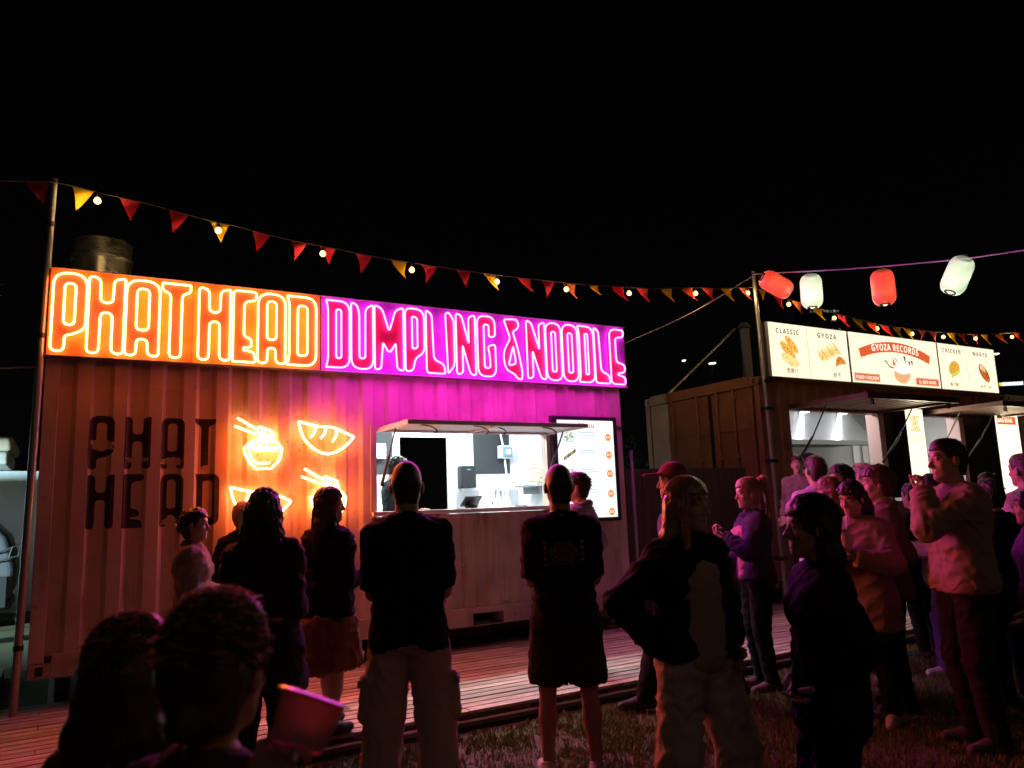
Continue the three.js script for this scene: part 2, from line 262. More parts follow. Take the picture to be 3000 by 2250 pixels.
// glyphs shared by the roof sign, the wall lettering: outlines in units of the letter height, w = width
const GLYPH = {
  P: (w) => [[[0, 0, 0.09], [0, 1, 0.17], [w, 1, 0.17], [w, 0.3, 0.15], [w * 0.62, 0.22, 0.06], [0.145, 0.2, 0.08], [0.145, 0, 0.09]], [[0.125, 0.34, 0.07], [0.125, 0.87, 0.08], [w - 0.125, 0.87, 0.08], [w - 0.125, 0.34, 0.07]]],
  H: (w) => [[[0, 0, 0.08], [0, 1, 0.08], [0.13, 0.97, 0.09], [0.135, 0.66, 0.09], [w - 0.135, 0.66, 0.09], [w - 0.13, 0.97, 0.09], [w, 1, 0.03], [w, 0, 0.08], [w - 0.135, 0.01, 0.08], [w - 0.14, 0.53, 0.1], [0.14, 0.53, 0.1], [0.135, 0, 0.08]]],
  A: (w) => [[[0, 0, 0.08], [0, 1, 0.17], [w, 1, 0.17], [w, 0, 0.05], [w - 0.13, 0.01, 0.08], [w - 0.135, 0.22, 0.08], [0.135, 0.22, 0.08], [0.13, 0, 0.08]], [[0.125, 0.34, 0.06], [0.125, 0.89, 0.07], [w - 0.125, 0.89, 0.07], [w - 0.125, 0.34, 0.06]]],
  T: (w) => [[[0, 1, 0.02], [w, 1, 0.02], [w, 0.9, 0.08], [w / 2 + 0.07, 0.86, 0.06], [w / 2 + 0.07, 0, 0.08], [w / 2 - 0.07, 0, 0.08], [w / 2 - 0.07, 0.86, 0.06], [0, 0.9, 0.08]]],
  E: (w) => [[[0, 0, 0.02], [0, 1, 0.06], [w, 1, 0.04], [w, 0.88, 0.09], [0.145, 0.85, 0.07], [0.145, 0.36, 0.06], [w - 0.06, 0.33, 0.07], [w - 0.06, 0.21, 0.06], [0.14, 0.2, 0.02], [0.14, 0.17, 0.02], [w - 0.02, 0.14, 0.05], [w, 0, 0.04]]],
  D: (w) => [[[0, 0, 0.01], [0.03, 0.12, 0.1], [0.03, 0.88, 0.1], [0, 1, 0.01], [w, 1, 0.16], [w, 0, 0.16]], [[0.15, 0.14, 0.05], [0.15, 0.87, 0.06], [w - 0.125, 0.87, 0.07], [w - 0.125, 0.14, 0.07]]],
  U: (w) => [[[0, 0, 0.16], [0, 1, 0.03], [0.09, 0.97, 0.06], [0.125, 0.84, 0.05], [0.125, 0.16, 0.06], [w - 0.125, 0.16, 0.06], [w - 0.12, 0.92, 0.07], [w, 1, 0.05], [w, 0, 0.16]]],
  M: (w) => [[[0, 0, 0.06], [0, 1, 0.05], [0.12, 0.95, 0.06], [w / 2, 0.6, 0.07], [w - 0.13, 0.94, 0.06], [w, 1, 0.05], [w, 0, 0.06], [w - 0.11, 0.03, 0.06], [w - 0.13, 0.42, 0.02], [w / 2, 0.26, 0.07], [0.13, 0.42, 0.02], [0.1, 0.02, 0.06]]],
  Q: (w) => [[[0, 0, 0.06], [0, 1, 0.1], [w, 1, 0.15], [w, 0.32, 0.14], [0.17, 0.22, 0.06], [0.12, 0.02, 0.05]], [[0.115, 0.36, 0.05], [0.115, 0.88, 0.06], [w - 0.115, 0.86, 0.06], [w - 0.115, 0.38, 0.06]]],
  L: (w) => [[[0, 0, 0.06], [0, 1, 0.04], [0.1, 0.94, 0.06], [0.125, 0.22, 0.07], [w - 0.03, 0.15, 0.05], [w, 0, 0.05]]],
  I: (w) => [[[0.03, 0, 0.05], [0, 0.97, 0.05], [0.06, 1, 0.04], [w, 0.88, 0.07], [w, 0.15, 0.07]]],
  N: (w) => [[[0, 0, 0.06], [0, 1, 0.05], [0.1, 0.97, 0.06], [w - 0.12, 0.52, 0.03], [w - 0.12, 0.95, 0.06], [w, 1, 0.05], [w, 0, 0.05], [w - 0.1, 0.02, 0.07], [0.11, 0.48, 0.03], [0.11, 0.03, 0.06]]],
  G: (w) => [[[0, 0, 0.14], [0, 1, 0.14], [w, 1, 0.14], [w, 0.67, 0.05], [w - 0.115, 0.65, 0.05], [w - 0.115, 0.86, 0.05], [0.12, 0.86, 0.05], [0.12, 0.14, 0.05], [w - 0.1, 0.14, 0.05], [w - 0.11, 0.36, 0.03], [w - 0.14, 0.5, 0.05], [w, 0.54, 0.05], [w, 0, 0.14]]],
  '&': (w) => [[[0.03, 0.98, 0.06], [w - 0.07, 1, 0.07], [w - 0.04, 0.86, 0.07], [0.2, 0.78, 0.04], [w * 0.78, 0.52, 0.2], [w, 0.1, 0.08], [w - 0.02, -0.03, 0.05], [w - 0.11, 0.0, 0.03], [w - 0.15, 0.06, 0.03], [0.04, 0.14, 0.13], [0.0, 0.42, 0.14], [0.15, 0.66, 0.06]], [[0.1, 0.2, 0.06], [0.2, 0.54, 0.04], [w - 0.12, 0.24, 0.06]]],
  O: (w) => [[[0, 0, 0.17], [0, 1, 0.17], [w, 1, 0.17], [w, 0, 0.17]], [[0.115, 0.15, 0.06], [0.115, 0.85, 0.06], [w - 0.115, 0.85, 0.06], [w - 0.115, 0.15, 0.06]]],
  F: (w) => [[[0, 0.04, 0.1], [0, 1, 0.14], [w, 1, 0.05], [w, 0.87, 0.06], [0.13, 0.85, 0.07], [0.13, 0.4, 0.07], [w, 0.36, 0.07], [w, 0.22, 0.07], [0.16, 0.2, 0.02], [0.16, 0.17, 0.02], [w, 0.13, 0.06], [w, 0, 0.05], [0.05, 0, 0.06]]],
};
const glyph = (ch, w, h) => GLYPH[ch](w / h).map((c) => rounded(c).map(([x, y]) => [x * h, y * h]));
function shapeOf(loops) { const s = new THREE.Shape(loops[0].map((p) => new THREE.Vector2(...p))); for (const l of loops.slice(1)) s.holes.push(new THREE.Path(l.map((p) => new THREE.Vector2(...p)))); return s; }

// ---- first stall: cream container with the neon signs
const cream = new THREE.MeshStandardMaterial({ map: rep(wallT, 0.5, 0.5), color: lin([0.82, 0.68, 0.59]), roughness: 0.55, bumpMap: rep(wallT, 0.5, 0.5), bumpScale: 0.004 });
const stall = thing('container_stall', 'cream corrugated container kitchen with open serving window under the neon signs', 'container');
const WX0 = 2.9, WX1 = 4.94, WY0 = 1.44, WY1 = 2.25;
{
  shell(stall, 0, cream, { door: [4.06, 4.84, 2.46] }); bottomRail(stall, 0, cream);
  const letteringT = canvas(1024, 1024, (c) => { // paint of the left panel: 0.1..1.5 m across, 1.2..2.6 m up
    c.fillStyle = '#e2dccf'; c.fillRect(0, 0, 1024, 1024);
    const put = (ch, x0, x1, y0, y1) => { const L = glyph(ch, x1 - x0, y1 - y0), K = 1024 / 1.4; c.beginPath(); for (const l of L) { l.forEach(([x, y], i) => { const X = (x0 + x - 0.1) * K, Y = 1024 - (y0 + y - 1.2) * K; i ? c.lineTo(X, Y) : c.moveTo(X, Y); }); c.closePath(); } c.fill('evenodd'); };
    c.fillStyle = '#2b1a14';
    put('P', 0.347, 0.542, 1.885, 2.345); put('H', 0.621, 0.828, 1.885, 2.345); put('A', 0.91, 1.102, 1.885, 2.34); put('T', 1.188, 1.368, 1.88, 2.338);
    put('H', 0.352, 0.557, 1.382, 1.843); put('E', 0.622, 0.785, 1.38, 1.842); put('A', 0.915, 1.104, 1.38, 1.84); put('D', 1.2, 1.407, 1.38, 1.836);
    // the paint is scuffed thin in patches, grain by grain
    for (let i = 0; i < 26000; i++) { const x = rnd() * 1024, y = rnd() * 1024, n = N(x * 0.006, y * 0.006, 3.3); if (n < 0.22) continue; c.fillStyle = 'rgba(214,202,186,' + (0.35 * rnd()).toFixed(2) + ')'; c.fillRect(x, y, 1 + rnd() * 3, 1 + rnd() * 5); }
    for (const [wx, wy, ww, wh, n] of [[0.45, 2.1, 0.11, 0.06, 5200], [1.0, 1.95, 0.1, 0.05, 2600], [0.72, 1.97, 0.12, 0.03, 1400], [1.3, 1.9, 0.06, 0.02, 700], [1.0, 1.42, 0.08, 0.05, 1500]]) for (let i = 0; i < n; i++) { const a = rnd() * 6.28, r = Math.sqrt(rnd()) * (0.75 + 0.5 * N(Math.cos(a) * 2 + wx * 9, Math.sin(a) * 2, 5)), K = 1024 / 1.4; c.fillStyle = 'rgba(222,212,196,0.45)'; c.fillRect((wx + Math.cos(a) * r * ww - 0.1) * K, 1024 - (wy + Math.sin(a) * r * wh - 1.2) * K, 2 + rnd() * 4, 2 + rnd() * 6); }
    for (let i = 0; i < 5000; i++) { c.fillStyle = rnd() < 0.6 ? 'rgba(120,100,80,0.10)' : 'rgba(250,245,235,0.10)'; c.fillRect(rnd() * 1024, rnd() * 1024, 1 + rnd() * 4, 1 + rnd() * 9); }
  });
  letteringT.wrapS = letteringT.wrapT = THREE.ClampToEdgeWrapping;
  const lettered = new THREE.MeshStandardMaterial({ map: letteringT, color: lin([0.66, 0.51, 0.43]), roughness: 0.55 });
  const lp = corrugated(0.1, 1.5, 1.2, 2.6), luv = lp.attributes.uv; for (let i = 0; i < luv.count; i++) luv.setXY(i, (luv.getX(i) - 0.1) / 1.4, (luv.getY(i) - 1.2) / 1.4);
  mesh('lettered_panel', lp, lettered, stall);
  mesh('wall_panel', corrugated(0.1, 1.5, CY + 0.17, 1.2), cream, stall); mesh('wall_panel', corrugated(0.1, 1.5, 2.6, CT - 0.07), cream, stall);
  mesh('wall_panel', corrugated(1.5, WX0 - 0.05, CY + 0.17, CT - 0.07), cream, stall); mesh('wall_panel', corrugated(WX1 + 0.05, CL - 0.1, CY + 0.17, CT - 0.07), cream, stall);
  mesh('wall_panel', corrugated(WX0 - 0.05, WX1 + 0.05, CY + 0.17, WY0 - 0.05), cream, stall); mesh('wall_panel', corrugated(WX0 - 0.05, WX1 + 0.05, WY1 + 0.05, CT - 0.07), cream, stall);
  for (const [x, f] of [[0.02, -1], [CL - 0.02, 1]]) mesh('end_wall', corrugated(-CD + 0.1, -0.1, CY + 0.1, CT - 0.06).rotateY(-Math.PI / 2).translate(x, 0, 0).rotateX(0), cream, stall);
  // window frame: angle steel round the opening
  for (const g of [box(WX0 - 0.06, WX0, WY0 - 0.06, WY1 + 0.07, -0.1, 0.03), box(WX1, WX1 + 0.06, WY0 - 0.06, WY1 + 0.07, -0.1, 0.03), box(WX0, WX1, WY1, WY1 + 0.07, -0.1, 0.03)]) mesh('window_frame', g, cream, stall);
  mesh('counter_sill', rbox(WX0 - 0.06, WX1 + 0.06, WY0 - 0.045, WY0, -0.35, 0.09, 0.006), std([0.7, 0.66, 0.6], 0.35), stall);
  // hatch, swung up level, with its stays
  const hatchM = std([0.66, 0.62, 0.62], 0.45), hatch = mesh('serving_hatch', rbox(WX0 + 0.01, WX1 + 0.02, 2.262, 2.28, 0.035, 0.82, 0.004), hatchM, stall);
  for (const [a, b] of [[0.035, 0.065], [0.79, 0.819]]) mesh('hatch_rib', box(WX0 + 0.012, WX1 + 0.018, 2.236, 2.262, a, b), hatchM, hatch);
  for (const x of [WX0 + 0.012, (WX0 + WX1) / 2, WX1 - 0.012]) mesh('hatch_rib', box(x, x + 0.03, 2.236, 2.262, 0.066, 0.789), hatchM, hatch);
  for (const x of [WX0 + 0.05, WX1 - 0.03]) { mesh('gas_strut', merge([rod([x, 2.235, 0.42], [x, 1.98, 0.24], 0.009), rod([x, 1.98, 0.24], [x, 1.72, 0.045], 0.016)]), black, hatch); mesh('strut_bracket', box(x - 0.015, x + 0.015, 1.69, 1.74, 0.03, 0.06), black, hatch); }
  for (const x of [WX0 + 0.35, (WX0 + WX1) / 2 - 0.1, (WX0 + WX1) / 2 + 0.1, WX1 - 0.3]) mesh('latch_hook', tube(smooth([[x - 0.12, 2.255, 0.62], [x, 2.235, 0.62], [x + 0.05, 2.2, 0.62], [x + 0.02, 2.17, 0.62]], 6), 0.007), black, hatch);
  for (let i = 0; i < 6; i++) { const s = mesh('rivet', new THREE.SphereGeometry(0.012, 10, 6), steel, stall); s.position.set(3.45 + (i % 3) * 0.42 + rr(-0.03, 0.03), i < 3 ? 1.12 : 0.86, 0.003); s.scale.z = 0.4; }
  const liningM = std([0.5, 0.525, 0.54], 0.5);
  // lining of the kitchen
  const lin1 = [['ceiling', box(0.12, CL - 0.12, CT - 0.13, CT - 0.065, -CD + 0.1, -0.1)], ['lining', box(0.1, 0.13, 0.43, CT - 0.13, -CD + 0.1, -0.1)], ['lining', box(CL - 0.13, CL - 0.1, 0.43, CT - 0.13, -CD + 0.1, -0.1)]];
  for (const [n, g] of lin1) mesh(n, g, liningM, stall);
  for (const [x0, x1, y0, y1] of [[0.13, WX0 - 0.06, 0.43, CT - 0.13], [WX1 + 0.06, CL - 0.13, 0.43, CT - 0.13], [WX0 - 0.06, WX1 + 0.06, WY1 + 0.07, CT - 0.13], [WX0 - 0.06, WX1 + 0.06, 0.43, WY0 - 0.06]]) mesh('lining', box(x0, x1, y0, y1, -0.1, -0.065), liningM, stall);
  // back wall with the dark doorway cut through it
  const zb = -CD + 0.1, DX0 = 4.09, DX1 = 4.81;
  for (const [x0, x1, y0, y1] of [[0.13, DX0, 0.43, CT - 0.13], [DX1, CL - 0.13, 0.43, CT - 0.13], [DX0, DX1, 2.43, CT - 0.13]]) mesh('lining', box(x0, x1, y0, y1, zb - 0.03, zb), liningM, stall);
  for (const g of [box(DX0 - 0.09, DX0, 0.43, 2.5, zb, zb + 0.03), box(DX1, DX1 + 0.1, 0.43, 2.5, zb, zb + 0.03), box(DX0, DX1, 2.43, 2.5, zb, zb + 0.03)]) mesh('door_frame', g, std([0.85, 0.85, 0.85], 0.4), stall);
  for (const [x0, x1, y0] of [[3.6, 3.99, 1.93], [5.22, 5.81, 1.92]]) mesh('dark_board', box(x0, x1, y0, 2.72, zb, zb + 0.012), std([0.013, 0.016, 0.02], 0.6), stall);
}
for (const x of [3.3, 4.75]) { const l = thing('ceiling_light', x < 4 ? 'white panel light on the kitchen ceiling above the counter end' : 'white panel light on the kitchen ceiling above the sink', 'light', [x, CT - 0.131, -1.26], 0, 'kitchen ceiling lights'); mesh('light_diffuser', box(-0.6, 0.6, -0.018, -0.012, -0.15, 0.15), glow(COOL, 3), l); mesh('light_frame', box(-0.62, 0.62, -0.012, 0, -0.17, 0.17), whitePaint, l); }
{ // fittings of the first kitchen
  const zb = -CD + 0.1;
  const d = thing('towel_dispenser', 'black paper towel dispenser on the white kitchen wall beside the doorway', 'dispenser', [5.075, 1.7, zb]);
  mesh('body', rbox(-0.12, 0.12, 0.02, 0.33, 0, 0.13, 0.02), std([0.006, 0.008, 0.01], 0.35), d); mesh('towel', box(-0.08, 0.09, -0.02, 0.018, 0.04, 0.08), whitePaint, d); mesh('badge', box(-0.03, 0.03, 0.27, 0.278, 0.131, 0.134), std([0.1, 0.5, 0.5], 0.4), d);
  const e = thing('isolator_switch', 'pale switch box with clear lid and conduit on the dark board', 'switch box', [5.7, 2.13, zb + 0.014]);
  mesh('housing', rbox(-0.1, 0.1, 0, 0.19, 0, 0.09, 0.012), std([0.4, 0.44, 0.48], 0.4), e); mesh('lid', rbox(-0.055, 0.095, 0.025, 0.165, 0.09, 0.11, 0.01), std([0.12, 0.2, 0.26], 0.15), e); mesh('dial', rbox(-0.015, 0.06, 0.06, 0.13, 0.111, 0.125, 0.008), std([0.85, 0.9, 0.95], 0.3), e);
  mesh('conduit', tube(smooth([[-0.02, 0.19, 0.04], [-0.06, 0.4, 0.03], [-0.09, 0.58, 0.02]], 6), 0.014), whitePaint, e); mesh('conduit', tube(smooth([[0.0, 0.0, 0.04], [0.03, -0.25, 0.03], [0.05, -0.5, 0.02]], 6), 0.014), whitePaint, e);
  const e2 = thing('isolator_switch', 'pale switch box on the narrow dark board left of the doorway frame', 'switch box', [3.8, 2.13, zb + 0.014]);
  mesh('housing', rbox(-0.09, 0.07, 0, 0.2, 0, 0.09, 0.012), std([0.6, 0.68, 0.74], 0.4), e2); mesh('lid', rbox(-0.05, 0.06, 0.03, 0.16, 0.09, 0.105, 0.01), std([0.8, 0.86, 0.9], 0.2), e2);
  const b = thing('steel_bench', 'stainless steel bench with splashback along the kitchen rear wall', 'bench', [0, 0.425, 0]);
  mesh('bench_top', rbox(4.95, 5.92, 0.86, 0.9, zb + 0.012, zb + 0.6, 0.006), steel, b); mesh('splashback', box(4.93, 5.92, 0.9, 1.26, zb + 0.012, zb + 0.022), steel, b);
  for (const [x, z] of [[5.0, zb + 0.06], [5.86, zb + 0.06], [5.0, zb + 0.54], [5.86, zb + 0.54]]) mesh('leg', rod([x, 0, z], [x, 0.86, z], 0.02), steel, b);
  mesh('seam_strip', box(5.66, 5.68, 0.9, 1.26, zb + 0.022, zb + 0.026), whitePaint, b);
  const box1 = thing('paper_box', 'white upright carton standing on the steel kitchen bench', 'box', [5.19, 1.326, -1.92]); mesh('carton', rbox(-0.085, 0.085, 0, 0.34, -0.07, 0.07, 0.008), whitePaint, box1); mesh('hand_hole_shade', box(0.035, 0.055, 0.15, 0.19, 0.07, 0.073), black, box1);  // black plate on the carton: shade of its hand hole put into the colour
  for (const [x, c, l] of [[5.37, [0.75, 0.9, 0.85], 'pale green soap bottle with pump on the kitchen bench'], [5.5, [0.9, 0.9, 0.95], 'clear white squeeze bottle on the kitchen bench']]) { const k = thing('bottle', l, 'bottle', [x, 1.326, -1.92], 0, 'kitchen bottles'); mesh('bottle_body', new THREE.LatheGeometry([[0, 0], [0.05, 0], [0.055, 0.02], [0.055, 0.2], [0.02, 0.27], [0.018, 0.3]].map((q) => new THREE.Vector2(...q)), 16), std(c, 0.3), k); mesh('pump', merge([rod([0, 0.3, 0], [0, 0.36, 0], 0.012), rod([0, 0.355, 0], [0.05, 0.345, 0], 0.009)]), whitePaint, k); }
  const ws = thing('wall_shelf', 'steel shelf on the right-hand wall of the white kitchen', 'shelf', [5.77, 1.7, -1.35]); mesh('shelf_board', rbox(-0.15, 0.15, 0, 0.025, -0.55, 0.5, 0.005), steel, ws); for (const z of [-0.4, 0.35]) mesh('shelf_bracket', box(-0.1, 0.15, -0.1, -0.001, z - 0.01, z + 0.01), steel, ws);
  const boxW = std([0.6, 0.52, 0.4], 0.7); for (let i = 0; i < 5; i++) { const b2 = thing('takeaway_box', ['bottom', 'second', 'third', 'fourth', 'topmost'][i] + ' card takeaway box stacked on the kitchen wall shelf', 'box', [5.76 + rr(-0.01, 0.01), 1.7255 + i * 0.058, -1.65], rr(-0.1, 0.1), 'stacked takeaway boxes'); mesh('box_base', rbox(-0.09, 0.09, 0, 0.045, -0.09, 0.09, 0.006), boxW, b2); mesh('box_lid', rbox(-0.095, 0.095, 0.0455, 0.056, -0.095, 0.095, 0.004), boxW, b2); }
  const tr = thing('food_tray', 'tray of golden fried pieces on the kitchen wall shelf', 'tray', [5.76, 1.7255, -1.2]); mesh('tray_pan', rbox(-0.11, 0.11, 0, 0.03, -0.16, 0.16, 0.01), steel, tr); for (let i = 0; i < 9; i++) { const f = mesh('fried_piece', new THREE.SphereGeometry(0.035, 10, 8), std([0.6, 0.28, 0.06], 0.6), tr); f.scale.set(1, 0.6, 1.3); f.position.set(-0.06 + (i % 3) * 0.06, 0.045, -0.1 + Math.floor(i / 3) * 0.1); f.rotation.y = i * 1.3; }
  const tb = thing('order_tablet', 'black order tablet tilted on its stand on the counter sill', 'tablet', [4.07, WY0 + 0.001, -0.2], 0.1); const sc = mesh('tablet_body', rbox(-0.11, 0.11, -0.008, 0.008, -0.08, 0.08, 0.006), black, tb); sc.position.y = 0.075; sc.rotation.x = -0.7; mesh('stand', rbox(-0.05, 0.05, 0, 0.03, -0.06, 0.05, 0.008), black, tb); mesh('stand_neck', rod([0, 0.02, -0.02], [0, 0.075, 0], 0.012), black, tb);
  const rc = thing('receipt_tray', 'small white card lying on the orange-lit counter sill', 'card', [4.55, WY0 + 0.001, 0.03]); mesh('card', rbox(-0.08, 0.08, 0, 0.012, -0.04, 0.04, 0.003), whitePaint, rc);
}
// ------------------------------------------------------------------ neon
const neonO = glow([1, 0.2, 0.05], 26), neonP = glow([1, 0.1, 0.8], 11), neonI = glow([1, 0.4, 0.11], 20);
const clipG = new THREE.CylinderGeometry(0.004, 0.004, 0.022, 6).rotateX(Math.PI / 2);
function neonSign(name, label, x0, x1, letters, face, plate, tubeM, seams) {
  const s = thing(name, label, 'neon sign', [x0, 2.815, 0.05]), w = x1 - x0, h = 0.75;
  mesh('cabinet', box(0, w, 0, h, 0, 0.1), std([0.1, 0.09, 0.09], 0.6), s);
  const cuts = [0.004, ...seams.map((v) => v - x0), w - 0.004];
  for (let i = 1; i < cuts.length; i++) mesh('face_panel', box(cuts[i - 1] + 0.002, cuts[i] - 0.002, 0.006, h - 0.006, 0.1, 0.106), face, s);
  for (const [a, b, c, d] of [[0, w, 0, 0.006], [0, w, h - 0.006, h]]) mesh('edge_strip', box(a, b, c, d, 0.1, 0.122), std([0.35, 0.3, 0.3], 0.4), s);
  for (const [ch, a, b, lo = 0.032, hi = 0.703] of letters) {
    const L = glyph(ch, b - a, hi - lo), k = mesh('letter', new THREE.ExtrudeGeometry(shapeOf(L), { depth: 0.014, bevelEnabled: false, curveSegments: 2 }), plate, s);
    k.position.set(a - x0, lo, 0.106);
    mesh('neon_tube', merge(L.map((l) => tube(l.map(([x, y]) => [x, y, 0.042]), 0.0086, true, 8))), tubeM, k);
    for (const l of L) for (let i = 3; i < l.length; i += Math.max(4, Math.floor(l.length / 3))) mesh('tube_clip', clipG, whitePaint, k).position.set(...l[i], 0.024);
  }
  for (const x of [0.25, w - 0.25]) mesh('bracket', box(x - 0.03, x + 0.03, 0.05, 0.4, -0.05, 0), std([0.2, 0.2, 0.2], 0.5), s);
  return s;
}
const panelT = texture(256, (x, y) => 0.86 + 0.24 * (fbm(x, y, 5, 4, 77) - 0.5));
neonSign('neon_sign', 'orange PHAT HEAD neon sign on the container roof edge', 0.0, 2.288, [['P', 0.03, 0.278], ['H', 0.29, 0.566], ['A', 0.576, 0.842], ['T', 0.858, 1.094], ['H', 1.165, 1.438], ['E', 1.462, 1.668], ['A', 1.684, 1.938], ['D', 1.955, 2.232]],
  new THREE.MeshStandardMaterial({ map: panelT, color: lin([0.95, 0.4, 0.1]), roughness: 0.6 }), new THREE.MeshStandardMaterial({ map: panelT, color: lin([0.85, 0.2, 0.12]), roughness: 0.55 }), neonO, [1.12]);
neonSign('neon_sign', 'magenta DUMPLING & NOODLE neon sign on the container roof edge', 2.29, 6.06, [['D', 2.33, 2.567], ['U', 2.584, 2.812], ['M', 2.828, 3.14], ['Q', 3.158, 3.372], ['L', 3.393, 3.611], ['I', 3.618, 3.718], ['N', 3.742, 3.972], ['G', 3.998, 4.218], ['&', 4.311, 4.557], ['N', 4.624, 4.87], ['O', 4.882, 5.092], ['O', 5.108, 5.322], ['D', 5.33, 5.555], ['L', 5.566, 5.782], ['F', 5.795, 6.006]],
  new THREE.MeshStandardMaterial({ map: panelT, color: lin([0.75, 0.12, 0.8]), roughness: 0.6 }), new THREE.MeshStandardMaterial({ map: panelT, color: lin([0.9, 0.04, 0.09]), roughness: 0.55 }), neonP, [4.24]);

// wall neons on cut clear backs: a noodle bowl and a dumpling, twice each
function wallNeon(name, label, pos, paths, backing, group) {
  const t = thing(name, label, 'neon sign', pos, 0, group);
  mesh('acrylic_back', new THREE.ExtrudeGeometry(shapeOf([rounded(backing.map(([x, y]) => [x, y, 0.12]))]), { depth: 0.005, bevelEnabled: false }).translate(0, 0, 0.022), new THREE.MeshPhysicalMaterial({ color: lin([0.95, 0.95, 0.95]), transmission: 1, thickness: 0, roughness: 0.08 }), t);
  for (const p of paths) mesh('neon_tube', tube(p.map(([x, y]) => [x, y, 0.04]), 0.0098, false, 8), neonI, t);
  const xs = backing.map((q) => q[0]), ys = backing.map((q) => q[1]), cx = (Math.min(...xs) + Math.max(...xs)) / 2, cy = (Math.min(...ys) + Math.max(...ys)) / 2;
  for (const [u, v] of [[-0.1, 0.06], [0.1, 0.03], [0, -0.1]]) mesh('standoff', rod([cx + u, cy + v, -0.006], [cx + u, cy + v, 0.022], 0.006), steel, t);
}
const bowlPaths = [
  [[-0.24, 0.27], [-0.08, 0.21], [-0.05, 0.195]], [[-0.215, 0.345], [-0.06, 0.255], [-0.035, 0.24]],
  rounded([[-0.15, 0.075], [-0.15, 0.03, 0.05], [-0.1, -0.07, 0.06], [-0.06, -0.1], [-0.05, -0.123], [0.1, -0.123], [0.115, -0.1], [0.17, -0.05, 0.06], [0.19, 0.04, 0.04], [0.19, 0.075]]), [[-0.15, 0.075], [0.19, 0.075]], [[-0.065, 0.045], [0.155, 0.045]],
  smooth([[-0.11, 0.06], [-0.105, 0.02], [-0.07, -0.045], [-0.02, -0.072], [0.08, -0.07]], 6),
  smooth([[-0.13, 0.08], [-0.1, 0.12], [-0.05, 0.135], [-0.015, 0.165], [-0.025, 0.205], [-0.04, 0.235], [-0.015, 0.265], [0.02, 0.255]], 6), smooth([[-0.08, 0.085], [-0.06, 0.11], [-0.02, 0.125], [0.015, 0.17], [0.005, 0.21], [0.015, 0.25], [0.05, 0.245]], 6),
  smooth([[-0.02, 0.085], [0.0, 0.11], [0.03, 0.14], [0.045, 0.18], [0.035, 0.215], [0.06, 0.24], [0.1, 0.225]], 6), smooth([[0.05, 0.085], [0.06, 0.12], [0.08, 0.16], [0.09, 0.2], [0.1, 0.225], [0.115, 0.17], [0.12, 0.13]], 6),
  smooth([[0.04, 0.13], [0.1, 0.128], [0.15, 0.115], [0.18, 0.08]], 6), smooth([[0.05, 0.19], [0.08, 0.185], [0.11, 0.175]], 4), smooth([[0.06, 0.16], [0.09, 0.155], [0.115, 0.15]], 4)];
const bowlBack = [[-0.3, 0.25], [-0.24, 0.39], [0.02, 0.33], [0.14, 0.27], [0.22, 0.12], [0.24, 0.02], [0.14, -0.17], [-0.1, -0.17], [-0.2, 0.0], [-0.14, 0.17]];
const gyozaPaths = [rounded([[-0.28, 0.16, 0.01], [-0.1, 0.115, 0.2], [0.02, 0.115, 0.15], [0.09, 0.1, 0.1], [0.27, 0.02, 0.02], [0.16, -0.1, 0.12], [0.0, -0.165, 0.18], [-0.15, -0.1, 0.14], [-0.25, 0.02, 0.1]]),
  smooth([[-0.12, 0.12], [-0.12, 0.08], [-0.14, 0.04], [-0.165, 0.01]], 5), smooth([[-0.015, 0.115], [-0.02, 0.07], [-0.04, 0.03], [-0.065, 0.0]], 5), smooth([[0.09, 0.1], [0.09, 0.05], [0.07, 0.0], [0.05, -0.03]], 5)];
gyozaPaths[0].push(gyozaPaths[0][0]);
const gyozaBack = [[-0.33, 0.21], [-0.2, 0.24], [-0.05, 0.17], [0.1, 0.17], [0.33, 0.05], [0.28, -0.04], [0.12, -0.21], [-0.08, -0.22], [-0.26, -0.05]];
wallNeon('noodle_bowl_neon', 'orange neon noodle bowl with chopsticks above the neon dumpling half hidden by heads', [1.76, 2.0, 0.008], bowlPaths, bowlBack, 'wall neons');
wallNeon('noodle_bowl_neon', 'orange neon noodle bowl largely hidden behind the wavy-haired woman', [2.382, 1.527, 0.008], bowlPaths, bowlBack, 'wall neons');
wallNeon('dumpling_neon', 'complete orange neon dumpling beside the serving window', [2.39, 2.165, 0.008], gyozaPaths, gyozaBack, 'wall neons');
wallNeon('dumpling_neon', 'orange neon dumpling partly hidden behind the curly-haired woman', [1.775, 1.55, 0.008], gyozaPaths, gyozaBack, 'wall neons');

